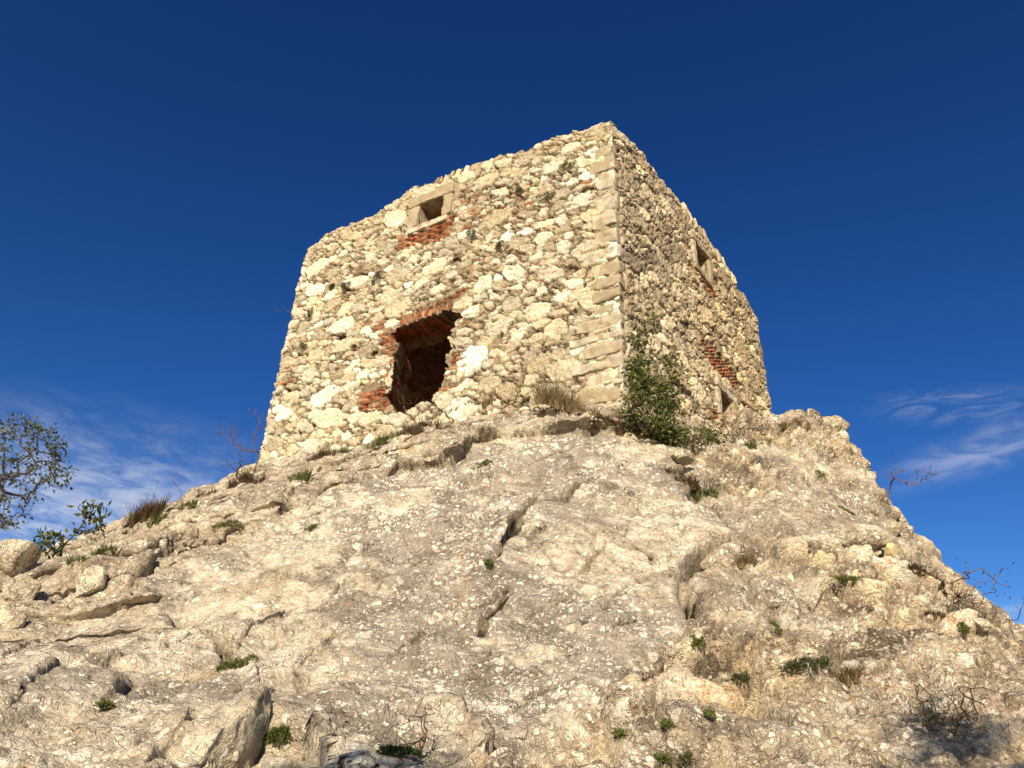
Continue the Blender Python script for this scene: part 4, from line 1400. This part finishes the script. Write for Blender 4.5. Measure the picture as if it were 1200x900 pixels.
M_YEL = mat_plain('ochre_stone', (0.50, 0.36, 0.15), (0.66, 0.52, 0.27), 9)
GB = 'loose stones lying on the outcrop'
boulder(22, 668, 62, 44, 1, 'boulder', 'largest loose boulder on the left skyline, pale with a shadowed underside', 'boulder', GB, 0.8, tilt=-0.3, sink=0.1)
boulder(2, 662, 40, 34, 2, 'boulder', 'pale boulder cut by the left edge of the photo on the skyline', 'boulder', GB, 0.8, sink=0.1)
boulder(18, 704, 46, 40, 3, 'boulder', 'blocky boulder below the skyline boulders in the earthy gap at far left', 'boulder', GB, 0.9)
boulder(4, 734, 40, 34, 4, 'boulder', 'lowest boulder at the left edge under the earthy gap', 'boulder', GB, 0.9)
boulder(104, 687, 34, 42, 5, 'boulder', 'upright wedge stone leaning in a crevice on the left slope', 'boulder', GB, 0.7, tilt=0.3)
boulder(1006, 636, 56, 30, 6, 'boulder', 'broad flat pale block on the right slope below the skyline', 'boulder', GB, 0.9, tilt=0.1)
boulder(1042, 651, 22, 20, 7, 'boulder', 'small ochre yellow stone wedged beside the flat pale block', 'boulder', GB, 0.9, M_YEL)
boulder(1012, 652, 34, 10, 8, 'boulder', 'thin pale stone slipped under the flat pale block', 'boulder', GB, 0.9)
boulder(857, 578, 18, 13, 9, 'boulder', 'small white stone on the rubbly rock below the tower window', 'boulder', GB, 0.9)
boulder(838, 664, 26, 22, 10, 'boulder', 'pale broken knob at the right edge of the smooth slab', 'boulder', GB, 0.9)
boulder(797, 538, 30, 14, 14, 'boulder', 'cream stone at the foot of the green shrub', 'boulder', GB, 0.9, sink=0.5)
boulder(482, 466, 18, 14, 15, 'boulder', 'rounded cream stone on the sill of the big broken opening', 'boulder', GB, 0.8)
boulder(1146, 737, 30, 18, 16, 'boulder', 'pale stone on the right skyline near the photo edge', 'boulder', GB, 0.9)
boulder(356, 884, 120, 40, 17, 'boulder', 'long low foreground boulder at the bottom edge, left of the dead stems', 'boulder', GB, 0.7, sink=0.45)
boulder(520, 892, 90, 26, 18, 'boulder', 'low foreground boulder at the bottom edge under the dead stems', 'boulder', GB, 0.7, sink=0.45)

# ================================================================ plants
ALLP = np.concatenate([RV, Vw[:nr * nc]]); apx = np.concatenate([rpx, wpx]); apy = np.concatenate([rpy, wpy])
ALLN = np.concatenate([NB, np.repeat(np.array([f[0].n for f in faces_info])[np.searchsorted(off, np.arange(nc), side='right') - 1][None], nr, 0).reshape(-1, 3)])
adep = ALLP @ F
okp = (adep > 0.5) & (adep < 17)
ALLP, apx, apy, ALLN, adep = ALLP[okp], apx[okp], apy[okp], ALLN[okp], adep[okp]


def surf(px, py):
    """the nearest visible surface point under a photo pixel"""
    d2 = (apx - px) ** 2 + (apy - py) ** 2
    m = d2 < 9
    if not m.any():
        k = np.argmin(d2); return ALLP[k], ALLN[k], adep[k]
    k = np.nonzero(m)[0]; k = k[np.argmin(adep[k])]
    return ALLP[k], ALLN[k], adep[k]


class Geo:
    def __init__(self):
        self.v, self.q, self.t, self.tint, self.n = [], [], [], [], 0

    def add(self, V, quads=None, tint=None):
        V = np.asarray(V, float)
        self.v.append(V)
        if quads is not None: self.q.append(np.asarray(quads) + self.n)
        self.tint.append(np.tile([0.5, 0.3, 0], (len(V), 1)) if tint is None else tint)
        self.n += len(V)

    def build(self, name, mat, parent=None, loc=None, smooth=False):
        V = np.concatenate(self.v)
        o = mesh_from(name, V, np.concatenate(self.q), mat, parent, smooth=smooth, attrs={'tint': np.concatenate(self.tint).astype(np.float32)})
        if loc is not None: o.location = loc
        return o


def leaves(geo, C, D, ln, wd, r2, fold=0.25):
    """folded leaf blades at points C pointing along D"""
    n = len(C)
    D = D / (np.linalg.norm(D, axis=1, keepdims=True) + 1e-9)
    A = r2.normal(size=(n, 3)); S_ = np.cross(D, A); S_ /= np.linalg.norm(S_, axis=1, keepdims=True) + 1e-9
    N_ = np.cross(S_, D)
    L_ = ln * r2.uniform(0.6, 1.3, n)[:, None]; W_ = wd * r2.uniform(0.7, 1.2, n)[:, None]
    p0 = C; p2 = C + D * L_ - N_ * L_ * 0.12
    mid = C + D * L_ * 0.45
    p1 = mid + S_ * W_ * 0.5 + N_ * W_ * fold; p3 = mid - S_ * W_ * 0.5 + N_ * W_ * fold
    m1 = mid
    V = np.stack([p0, p1, p2, p3, m1], 1).reshape(-1, 3)
    b = np.arange(n)[:, None] * 5
    q_ = np.concatenate([b + np.array([[0, 1, 2, 4]]), b + np.array([[0, 4, 2, 3]])])
    t = np.repeat(np.c_[r2.random(n), r2.random(n), np.zeros(n)], 5, 0)
    geo.add(V, q_, t)


def blades(geo, base_, n, h, spread, lean, r2, w=0.006, up=np.array([0, 0, 1.0]), nrm_=None):
    """grass blades: three-segment curved strips"""
    ang = r2.uniform(0, 6.283, n); rad = spread * np.sqrt(r2.random(n))
    o = np.c_[np.cos(ang) * rad, np.sin(ang) * rad, np.zeros(n)]
    if nrm_ is not None:
        o = o - np.outer(o @ nrm_, nrm_)
    C = base_ + o
    out = np.c_[np.cos(ang), np.sin(ang), np.zeros(n)] * (0.3 + rad / max(spread, 1e-6))[:, None] + r2.normal(size=(n, 3)) * 0.5
    H = h * r2.uniform(0.4, 1.15, n)[:, None]
    sd_ = np.cross(out, up); sd_ /= np.linalg.norm(sd_, axis=1, keepdims=True) + 1e-9
    V = []
    for t, ww in ((0, 1), (0.4, 0.85), (0.75, 0.55), (1.0, 0.08)):
        p = C + up * H * t * (1 - 0.25 * lean * t) + out * H * lean * t * t * 0.7
        V += [p - sd_ * w * ww, p + sd_ * w * ww]
    V = np.stack(V, 1).reshape(-1, 3)
    b = np.arange(n)[:, None] * 8
    q_ = np.concatenate([b + np.array([[2 * i, 2 * i + 1, 2 * i + 3, 2 * i + 2]]) for i in range(3)])
    geo.add(V, q_, np.repeat(np.c_[r2.random(n), r2.random(n), np.zeros(n)], 8, 0))


def tube(geo, P, rad, sides=5):
    P = np.asarray(P, float); rad = np.asarray(rad, float)
    T = np.gradient(P, axis=0); T /= np.linalg.norm(T, axis=1, keepdims=True) + 1e-9
    a = np.array([0.3, 0.9, 0.2]); S1 = np.cross(T, a); S1 /= np.linalg.norm(S1, axis=1, keepdims=True) + 1e-9
    S2 = np.cross(T, S1)
    an = np.arange(sides) / sides * 6.2832
    V = P[:, None] + rad[:, None, None] * (np.cos(an)[None, :, None] * S1[:, None] + np.sin(an)[None, :, None] * S2[:, None])
    n = len(P)
    g_ = np.arange(n * sides).reshape(n, sides); g2 = np.roll(g_, -1, 1)
    geo.add(V.reshape(-1, 3), np.stack([g_[:-1], g2[:-1], g2[1:], g_[1:]], -1).reshape(-1, 4))


def branching(geo, root, targets, r2, tip=0.003, power=0.5, wig=0.06, dirbias=None):
    """grow limbs from the root out to every target; returns twig points and their directions"""
    targets = targets[np.argsort(np.linalg.norm(targets - root, axis=1))]
    nodes = [root]; par = [-1]
    for t in targets:
        N_ = np.array(nodes)
        d = np.linalg.norm(N_ - t, axis=1) + 0.35 * np.linalg.norm(N_ - root, axis=1) * 0
        d = d + np.where(np.linalg.norm(N_ - root, axis=1) > np.linalg.norm(t - root), 9, 0)
        k = int(np.argmin(d))
        st = np.linalg.norm(N_[k] - t)
        m = max(2, int(st / (0.12 * np.linalg.norm(targets[-1] - root) + 1e-6)))
        prev = k
        for j in range(1, m + 1):
            q_ = N_[k] + (t - N_[k]) * j / m + (r2.normal(size=3) * wig * st * 0.5 if j < m else 0)
            nodes.append(q_); par.append(prev); prev = len(nodes) - 1
    nodes = np.array(nodes); par = np.array(par)
    cnt_ = np.zeros(len(nodes)); has = np.zeros(len(nodes), bool)
    for i in range(len(nodes) - 1, 0, -1):
        if not has[i]: cnt_[i] += 1
        cnt_[par[i]] += cnt_[i]; has[par[i]] = True
    rad = tip * np.maximum(cnt_, 1) ** power
    # chains
    kids = [[] for _ in nodes]
    for i in range(1, len(nodes)): kids[par[i]].append(i)
    stack = [(0, c) for c in kids[0]]
    while stack:
        a, c = stack.pop()
        ch = [a, c]
        while kids[c]:
            ks = sorted(kids[c], key=lambda k: -cnt_[k])
            for k in ks[1:]: stack.append((c, k))
            c = ks[0]; ch.append(c)
        rr = rad[ch].copy(); rr[0] = min(rr[0], rr[1] * 1.15)
        tube(geo, nodes[ch], rr, 5 if rr[0] > tip * 2 else 4)
    tips = np.nonzero(cnt_ <= 3)[0]; tips = tips[tips > 0]
    return nodes[tips], nodes[tips] - nodes[par[tips]]

camR = np.array([R[0], R[1], 0]) / np.hypot(R[0], R[1])     # roughly rightwards on the ground
awayv = np.array([-camR[1], camR[0], 0])


def tuft(px, py, wpx, hpx, label, style='green', name='grass_tuft', cat='grass tuft', group='grass tufts rooted in the rock', dens=1.0, seed=None):
    r2 = np.random.default_rng(seed or int(px * 7 + py * 13))
    P, N_, dep = surf(px, py)
    w, h_ = wpx * dep / FPX, hpx * dep / FPX
    g_ = Geo()
    mats = {'green': M_GREEN, 'dry': M_DRY, 'brown': M_BROWN, 'dark': M_LEAF_DARK}
    nclump = max(3, int(wpx / 4)); dens *= 1.9; h_ *= 1.05
    for _ in range(nclump):
        o = camR * r2.uniform(-0.5, 0.5) * w + awayv * r2.uniform(-0.25, 0.25) * w
        o = o - N_ * (o @ N_)
        blades(g_, o - N_ * 0.02, int(26 * dens), h_ * r2.uniform(0.5, 1.1), max(w / nclump * 1.1, 0.02), r2.uniform(0.4, 1.1), r2, w=0.0035 if style != 'dry' else 0.003, nrm_=N_)
    ob = g_.build(name, mats[style], None, P)
    return tag(ob, label, cat, group)


def cushion(px, py, wpx, hpx, label, mat=None, name='cushion_plant', cat='cushion plant', group='cushion plants growing on the masonry', n=420, leaf=0.028, flat_=0.42):
    r2 = np.random.default_rng(int(px * 5 + py * 3))
    P, N_, dep = surf(px, py)
    w, h_ = wpx * dep / FPX, hpx * dep / FPX
    e1 = np.cross(N_, [0, 0, 1.0]); e1 /= np.linalg.norm(e1) + 1e-9; e2 = np.cross(e1, N_)
    d = r2.normal(size=(n, 3)); d /= np.linalg.norm(d, axis=1, keepdims=True); d[:, 2] = np.abs(d[:, 2])
    # two or three lobes of unequal size
    lob = r2.integers(0, 7, n)
    lc = np.r_[np.zeros((1, 2)), r2.uniform(-0.42, 0.42, (6, 2))][lob]; ls = np.array([0.55, 0.5, 0.4, 0.45, 0.3, 0.35, 0.25])[lob] * r2.uniform(0.55, 1.05, n)
    C = e1 * ((d[:, 0] * ls * 0.5 + lc[:, 0]) * w)[:, None] + e2 * ((d[:, 1] * ls * 0.5 + lc[:, 1]) * h_)[:, None] + N_ * (d[:, 2] * ls * flat_ * min(w, h_))[:, None]
    D_ = e1 * d[:, :1] + e2 * d[:, 1:2] + N_ * d[:, 2:3] + r2.normal(size=(n, 3)) * 0.4 + np.array([0, 0, 0.3])
    g_ = Geo()
    leaves(g_, C, D_, leaf, leaf * 0.42, r2)
    return tag(g_.build(name, mat or M_CUSH, None, P + N_ * 0.01), label, cat, group)


def shrub(px, py, targets_px, label, name='shrub', cat='shrub', group=None, leafn=0, leaf=0.05, lw=0.5, mat=M_LEAF, bark=M_TWIG, tip=0.0022, depth=0.35, seed=1, jitter=0.05, power=0.5, P0=None, droop=0.0, wig=0.06):
    """targets_px: list of (px, py, rx, ry, n) blobs of twig ends"""
    r2 = np.random.default_rng(seed)
    if P0 is None:
        P, N_, dep = surf(px, py)
    else:
        P = P0; dep = float(P @ F); N_ = np.array([0, 0, 1.0])
    T_ = []
    for tx, ty, rx, ry, n in targets_px:
        a = r2.uniform(0, 6.283, n); q_ = np.sqrt(r2.random(n))
        X_ = (tx - px + rx * q_ * np.cos(a)) * dep / FPX; Y_ = -(ty - py + ry * q_ * np.sin(a)) * dep / FPX
        Z_ = r2.uniform(-0.5, 0.5, n) * depth * 2
        T_.append(R * X_[:, None] + (U * 0.9)[None] * Y_[:, None] + awayv * Z_[:, None])
    T_ = np.concatenate(T_)
    g_ = Geo()
    tp, td = branching(g_, np.zeros(3) - N_ * 0.03, T_, r2, tip, power, wig)
    if not leafn:
        return tag(g_.build(name, bark, None, P), label, cat, group)
    root = tag(empty(name, P), label, cat, group)
    g_.build('branches', bark, root)
    gl = Geo()
    k = np.repeat(np.arange(len(tp)), leafn)
    C = tp[k] - td[k] * r2.random(len(k))[:, None] + r2.normal(size=(len(k), 3)) * jitter
    D_ = td[k] / (np.linalg.norm(td[k], axis=1, keepdims=True) + 1e-9) + r2.normal(size=(len(k), 3)) * 0.8 + np.array([0, 0, -droop])
    leaves(gl, C, D_, leaf, leaf * lw, r2)
    gl.build('foliage', mat, root)
    return root

# ---- on the tower
cushion(442, 322, 14, 21, 'tall grey green cushion plant on the wall above left of the big opening')
cushion(404, 333, 14, 12, 'round grey green cushion plant left of the tall one on the wall')
cushion(387, 334, 11, 8, 'faint olive cushion plant nearest the left corner in the wall\'s upper half')
cushion(352, 408, 16, 18, 'dark cushion plant near the tower\'s left edge, level with the big opening')
cushion(361, 367, 11, 13, 'small cushion plant near the left edge, just above the dark one')
cushion(552, 273, 14, 20, 'grey cushion plant right of the brick patch under the upper window')
cushion(585, 287, 11, 14, 'small grey cushion plant between two large stones right of the window bricks')
cushion(669, 194, 25, 15, 'greenest cushion plant, high on the wall near the top corner', M_LEAF)
cushion(635, 233, 26, 13, 'wide flat cushion plant below a long hollow in the upper wall')
cushion(607, 221, 12, 12, 'small cushion plant left of the wide flat one in the upper wall')
# ---- foot of the tower
GT = 'grass tufts along the foot of the tower'
tuft(656, 474, 62, 34, 'tall straw coloured grass clump at the tower foot left of the shrub', 'dry', group=GT, dens=1.6)
tuft(640, 482, 20, 9, 'low brown grass under the tall straw clump', 'brown', group=GT)
tuft(574, 473, 34, 22, 'thin dry grass at the wall foot right of the big opening', 'dry', group=GT, dens=0.8)
tuft(602, 470, 22, 26, 'bright yellow green tuft between the dry grasses at the wall foot', 'green', group=GT)
tuft(550, 472, 20, 14, 'sparse dry tuft closest to the big opening on its right', 'dry', group=GT, dens=0.7)
tuft(490, 505, 46, 20, 'brown grass clump on the ledge straight below the big opening', 'brown', group=GT, dens=1.3)
tuft(461, 510, 14, 13, 'small green tuft left of the brown clump below the opening', 'green', group=GT)
tuft(436, 522, 36, 14, 'olive grass strip on the ledge below the lower left bricks', 'green', group=GT)
tuft(408, 527, 26, 10, 'short green brown grass left of the olive strip', 'green', group=GT)
tuft(375, 533, 34, 13, 'brown grass strip along the wall foot nearing the left corner', 'brown', group=GT)
tuft(350, 560, 22, 20, 'isolated dark green tuft on the rock below the left corner', 'green', group=GT, dens=1.2)
tuft(297, 562, 28, 18, 'reddish brown grass at the tower\'s lower left corner', 'brown', group=GT, dens=1.3)
tuft(700, 498, 30, 12, 'low brown herbs at the tower corner left of the shrub', 'brown', group=GT)
tuft(740, 505, 34, 22, 'brown dead grass at the base of the green shrub', 'brown', group=GT)
shrub(478, 470, [(466, 458, 8, 12, 34), (480, 464, 12, 8, 20)], 'dry reddish brushwood inside the bottom of the big opening', 'brushwood', 'brushwood', tip=0.0014, seed=21, depth=0.12, power=0.35, leafn=0)
shrub(765, 512, [(760, 476, 24, 32, 64), (752, 430, 15, 34, 34), (753, 386, 6, 20, 9), (786, 446, 15, 34, 20), (733, 466, 10, 20, 10), (775, 500, 32, 12, 34), (740, 420, 8, 18, 8)], 'tall green leafy shrub growing against the tower corner', leafn=15, leaf=0.056, mat=M_LEAF, seed=22, depth=0.32, jitter=0.05)
shrub(790, 520, [(815, 508, 34, 9, 40), (785, 522, 20, 14, 26)], 'low bright green plant spreading right from the foot of the shrub', leafn=7, leaf=0.05, mat=M_GREEN, seed=23, depth=0.15)
shrub(860, 515, [(850, 505, 46, 10, 60), (880, 500, 26, 9, 24)], 'dark brownish low bush in front of the small lower window', leafn=4, leaf=0.05, lw=0.25, mat=M_BROWN, seed=24, depth=0.15)
tuft(890, 518, 26, 13, 'green grass right of the dark low bush by the lower window', 'green', group=GT)
tuft(835, 512, 30, 10, 'short green grass left of the lower window', 'green', group=GT)
shrub(800, 482, [(832, 468, 14, 10, 5), (815, 476, 10, 6, 3)], 'single bare arching twig in front of the right wall', 'bare_twig', 'twig', tip=0.003, seed=25, depth=0.05)
GC_ = 'plants in the crevice below the shrub'
tuft(805, 566, 26, 18, 'brown grass at the top of the crevice below the shrub', 'brown', group=GC_, dens=1.3)
tuft(822, 582, 26, 16, 'olive grass lower in the crevice below the shrub', 'green', group=GC_, dens=1.2)
tuft(790, 552, 22, 12, 'dark grass just under the stone at the shrub foot', 'brown', group=GC_)
tuft(622, 477, 24, 20, 'pale dry grass between the yellow green tuft and the tall straw clump', 'dry', group=GT)
tuft(688, 483, 26, 18, 'pale dry grass between the tall straw clump and the tower corner', 'dry', group=GT)
tuft(530, 482, 22, 12, 'thin dry grass on the rock lip just right of the big opening', 'dry', group=GT, dens=0.8)
# ---- on the rock
GR = 'grass tufts rooted in the rock'
for a in [(565, 543, 24, 18, 'green tuft in the overhang crack below the big opening', 'green'), (575, 660, 10, 8, 'tiny dark green tuft in the middle of the smooth slab', 'green'),
          (268, 614, 26, 14, 'green grass tuft high on the left slope under the ledge', 'green'), (365, 617, 20, 10, 'olive tuft in the earthy nook above the smooth slab', 'green'),
          (965, 555, 16, 14, 'green tuft high on the right slope below the skyline', 'green'), (992, 598, 14, 14, 'dark green tuft above the flat pale block', 'green'),
          (1022, 604, 24, 12, 'dry tuft between the flat pale block and the right skyline', 'dry'), (994, 681, 30, 18, 'wide green tuft below the flat pale block', 'green'),
          (1052, 678, 24, 14, 'brown tuft below the ochre yellow stone', 'brown'), (1128, 736, 18, 14, 'green tuft near the pale stone on the right skyline', 'green'),
          (1100, 719, 16, 10, 'dark tuft between the brown bank and the right skyline stone', 'brown'), (912, 735, 10, 26, 'narrow upright green tuft in the long right hand crack', 'green'),
          (934, 778, 26, 15, 'larger dark green tuft at the end of the long right hand crack', 'dark'), (962, 776, 20, 12, 'smaller dark green tuft right of its larger neighbour', 'dark'),
          (990, 797, 30, 22, 'dry tuft down slope of the two dark green tufts', 'dry'), (816, 752, 12, 16, 'green tuft in the step at the right edge of the slab', 'green'),
          (780, 850, 12, 12, 'green sprig in the rubble at bottom, left of the next', 'green'), (830, 838, 14, 14, 'green sprig highest of those near the bottom edge', 'green'),
          (775, 890, 14, 12, 'green sprig at the bottom edge, first of the pair', 'green'), (802, 890, 14, 14, 'darker green sprig at the bottom edge, second of the pair', 'dark'),
          (725, 862, 10, 8, 'lone tiny green sprig left of the sprigs near the bottom edge', 'green'), (868, 800, 16, 14, 'dark tuft in a hole of the lower right rubble', 'dark'),
          (322, 868, 30, 10, 'green grass in the shadowed gap right of the lower left block', 'green'), (124, 828, 18, 9, 'olive tuft in a crack of the lower left rock', 'green'),
          (877, 658, 22, 16, 'dry tuft at the upper end of the long right hand crack', 'dry'), (905, 712, 12, 12, 'brown tuft halfway down the long right hand crack', 'brown'),
          (945, 640, 10, 8, 'small dry tuft on the smooth patch of the right slope', 'dry')]:
    if a[5] in ('green', 'dark'):
        cushion(a[0], a[1], a[2] * 1.15, a[3] * 1.0, a[4], M_LEAF if a[5] == 'green' else M_CUSH, 'herb_tuft', 'herb', 'low herbs rooted in the rock', int(16 * a[2]), 0.022, 0.16)
    else:
        tuft(*a, group=GR)
GS = 'plants along the skyline of the rock'
tuft(166, 606, 46, 24, 'dark heathery clump on the left skyline', 'brown', group=GS, dens=2.0)
tuft(178, 612, 26, 12, 'green fringe at the foot of the dark heathery clump', 'green', group=GS)
tuft(215, 591, 26, 12, 'green brown grass on the left skyline right of the heathery clump', 'green', group=GS)
tuft(242, 577, 26, 9, 'reddish short grass on the left skyline near the bare shrub', 'brown', group=GS)
tuft(268, 570, 28, 14, 'brown grass under the bare dark shrub on the skyline', 'brown', group=GS)
tuft(122, 644, 32, 12, 'bright green moss patch on the upper left slope', 'green', group=GS, dens=1.4)
tuft(88, 656, 20, 12, 'olive grass on the left skyline under the sapling', 'green', group=GS)
tuft(945, 500, 26, 14, 'thin grass on the skyline right of the tower', 'dry', group=GS)
tuft(925, 497, 16, 8, 'short green grass on the skyline touching the tower\'s right edge', 'green', group=GS)
for k, (x, y, w, h_) in enumerate([(1082, 668, 26, 12), (1100, 682, 28, 14), (1118, 696, 20, 10)]):
    tuft(x, y, w, h_, ['upper end of the brown heath bank on the right skyline', 'thick middle of the brown heath bank on the right skyline', 'lower end of the brown heath bank on the right skyline'][k], 'brown', group=GS, dens=1.5)
cushion(276, 780, 30, 38, 'green brown moss cushion in the crack beside the lower left block', M_GREEN, 'moss_cushion', 'moss', 'moss on the rock', 700, 0.018)
cushion(330, 858, 26, 10, 'thin moss at the foot of the lower left block\'s shadow', M_GREEN, 'moss_cushion', 'moss', 'moss on the rock', 300, 0.018)
GBS = 'bare shrubs on the rock'
shrub(282, 560, [(268, 540, 16, 14, 12), (285, 528, 16, 16, 10)], 'bare dark shrub on the skyline at the tower\'s lower left corner', 'bare_shrub', 'shrub', GBS, tip=0.005, seed=31, depth=0.2, bark=M_BARK)
shrub(294, 552, [(285, 500, 26, 26, 34), (262, 495, 16, 16, 16), (300, 480, 12, 20, 12)], 'dry pinkish twiggy shrub behind the tower\'s left edge', 'bare_shrub', 'shrub', GBS, tip=0.0022, seed=32, depth=0.2, leafn=2, leaf=0.022, mat=M_BROWN)
shrub(208, 590, [(208, 555, 6, 22, 6)], 'faint thin dry stalk on the left skyline', 'bare_shrub', 'shrub', GBS, tip=0.002, seed=33, depth=0.1)
shrub(1046, 600, [(1072, 560, 26, 14, 16), (1050, 545, 16, 20, 10), (1095, 548, 14, 8, 8)], 'dry twiggy shrub leaning out from the upper right skyline', 'bare_shrub', 'shrub', GBS, tip=0.0024, seed=34, depth=0.2, leafn=1, leaf=0.02, mat=M_BROWN)
shrub(1112, 690, [(1125, 672, 14, 10, 9), (1150, 688, 22, 10, 12), (1160, 672, 8, 6, 4), (1138, 705, 14, 8, 6)], 'bare dark twigs reaching out from the heath bank on the right', 'bare_shrub', 'shrub', GBS, tip=0.003, seed=35, depth=0.2, leafn=1, leaf=0.025, mat=M_BROWN)
shrub(1200, 762, [(1196, 705, 5, 22, 6)], 'thin bare twig at the right edge of the photo', 'bare_shrub', 'shrub', GBS, tip=0.0024, seed=36, depth=0.1)
shrub(345, 368, [(325, 358, 8, 5, 8)], 'tiny reddish dry sprig sticking out from the tower\'s left edge', 'bare_shrub', 'shrub', GBS, tip=0.0022, seed=37, depth=0.1, leafn=1, leaf=0.02, mat=M_BROWN)
shrub(1105, 858, [(1108, 845, 38, 14, 60), (1090, 830, 30, 20, 20), (1128, 818, 26, 26, 18), (1090, 800, 26, 16, 8)], 'large dry thorny bush low on the right slope', 'bare_shrub', 'shrub', GBS, tip=0.0022, seed=38, depth=0.15, leafn=3, leaf=0.035, lw=0.15, mat=M_DRY)
shrub(490, 882, [(490, 850, 34, 26, 26), (500, 820, 14, 16, 8), (450, 868, 22, 10, 10)], 'dead brown stems standing in the shadow at the bottom edge', 'bare_shrub', 'shrub', GBS, tip=0.0016, seed=39, depth=0.12, leafn=1, leaf=0.03, lw=0.15, mat=M_BROWN)
cushion(462, 884, 50, 20, 'dark herb mat under the dead stems at the bottom edge', M_LEAF_DARK, 'herb_mat', 'herbs', None, 500, 0.025)

# ---- trees beyond the left skyline
DT = 14.0
vt = ray(-75, 700); bx = vt[:2] * DT
tb = np.array([bx[0], bx[1], float(base_z(bx[None])[0]) - 0.1])
tr_top = at(-35, 590, DT)
r2 = np.random.default_rng(77)
tree = tag(empty('tree', tb), 'sparse broadleaf tree at the left edge, branches spreading against the sky', 'tree')
gt = Geo()
trunk_pts = np.array([tb * (1 - t) + at(-62, 625, DT) * t + np.array([0.12 * math.sin(3 * t), 0, 0]) for t in np.linspace(0, 1, 10)]) - tb
tube(gt, trunk_pts, np.linspace(0.16, 0.085, 10), 10)
gt.build('trunk', M_BARK, tree, smooth=True)
gb = Geo()
T_ = []
for tx, ty, rx, ry, n in [(30, 530, 50, 40, 130), (55, 545, 36, 40, 80), (5, 585, 36, 32, 70), (25, 505, 36, 18, 40), (-60, 540, 90, 70, 160), (12, 612, 14, 12, 14), (-110, 590, 60, 40, 60)]:
    a = r2.uniform(0, 6.283, n); q_ = np.sqrt(r2.random(n))
    for i in range(n):
        T_.append(at(tx + rx * q_[i] * math.cos(a[i]), ty + ry * q_[i] * math.sin(a[i]), DT + r2.uniform(-1.0, 1.0)) - tb)
tp, td = branching(gb, trunk_pts[-1], np.array(T_), r2, 0.0045, 0.5, 0.05)
gb.build('branches', M_BARK, tree)
gl = Geo()
vis = r2.random(len(tp)) < 0.85
k = np.repeat(np.nonzero(vis)[0], 2)
C = tp[k] - td[k] * r2.random(len(k))[:, None] + r2.normal(size=(len(k), 3)) * 0.05
leaves(gl, C, td[k] / np.linalg.norm(td[k], axis=1, keepdims=True) + r2.normal(size=(len(k), 3)) * 0.8 + np.array([0, 0, -0.5]), 0.075, 0.042, r2)
gl.build('foliage', M_LEAF_TREE, tree)

# sapling with pinnate leaves on the left skyline
P, N_, dep = surf(66, 650)
r2 = np.random.default_rng(78)
sap = tag(empty('sapling', P), 'dark green sapling with feathered leaves on the left skyline beside the tree', 'sapling')
gs, gl = Geo(), Geo()


def pxo(x, y, dz=0.0): return R * ((x - 66) * dep / FPX) + U * (-(y - 650) * dep / FPX) + awayv * dz
for ends in [[(66, 650), (58, 642), (48, 634)], [(66, 650), (72, 635), (85, 618), (98, 604)], [(72, 635), (70, 626), (62, 622)], [(85, 618), (98, 618), (112, 612)], [(98, 604), (106, 596), (118, 590)], [(98, 604), (96, 596), (92, 590)], [(58, 642), (46, 642), (34, 634)], [(58, 642), (56, 630), (40, 622)], [(98, 604), (108, 606), (120, 602)]]:
    pts = np.array([pxo(x, y, r2.uniform(-0.12, 0.12) * (i > 0)) for i, (x, y) in enumerate(ends)])
    tube(gs, pts, np.linspace(0.012, 0.005, len(pts)), 5)
    # leaflets in rows along the outer half
    for t in np.linspace(0.25, 1.0, 11):
        i = min(int(t * (len(pts) - 1)), len(pts) - 2); f_ = t * (len(pts) - 1) - i
        c = pts[i] * (1 - f_) + pts[i + 1] * f_
        ax = pts[i + 1] - pts[i]; ax /= np.linalg.norm(ax)
        for sgn in (-1, 1):
            for rep in range(1):
                sd_ = np.cross(ax, F) * sgn + ax * 0.5 + r2.normal(size=3) * 0.3
                leaves(gl, c[None] + r2.normal(size=(1, 3)) * 0.03, sd_[None], 0.075, 0.034, r2)
gs.build('branches', M_BARK, sap)
gl.build('foliage', M_LEAF_TREE, sap)


# ---- two small trees behind the viewpoint shade the bottom of the slope
def shade_tree(px, py, back, rx, rz, n, seed, label):
    r2 = np.random.default_rng(seed)
    P, N_, dep = surf(px, py)
    k = back / math.hypot(sd[0], sd[1])
    c = P + sd * k
    foot = np.array([c[0] + 0.3, c[1] - 0.3, -2.0])
    root = tag(empty('tree', foot), label, 'tree', 'trees behind the viewpoint')
    top = c - foot
    a = r2.normal(size=(n, 3)); a /= np.linalg.norm(a, axis=1, keepdims=True); a *= (r2.random(n) ** 0.33)[:, None]
    T_ = top + a * np.array([rx, rx, rz])
    g_ = Geo()
    fork = top * 0.72
    tube(g_, np.array([fork * t + np.array([0.06 * math.sin(4 * t), 0, 0]) for t in np.linspace(0, 1, 8)]), np.linspace(0.08, 0.045, 8), 8)
    g_.build('trunk', M_BARK, root, smooth=True)
    g_ = Geo()
    tp, td = branching(g_, fork + np.array([0.06 * math.sin(4), 0, 0]), T_, r2, 0.004, 0.45, 0.05)
    g_.build('branches', M_BARK, root)
    g_ = Geo()
    k = np.repeat(np.arange(len(tp)), 3)
    leaves(g_, tp[k] + r2.normal(size=(len(k), 3)) * 0.06, td[k] / (np.linalg.norm(td[k], axis=1, keepdims=True) + 1e-9) + r2.normal(size=(len(k), 3)), 0.08, 0.05, r2)
    g_.build('foliage', M_LEAF_TREE, root)
shade_tree(1135, 885, 6.0, 0.42, 0.30, 70, 91, 'small leafy tree behind the viewpoint, shading the lower right corner')
shade_tree(440, 905, 6.0, 0.62, 0.22, 90, 92, 'small leafy tree behind the viewpoint, shading the middle of the bottom edge')
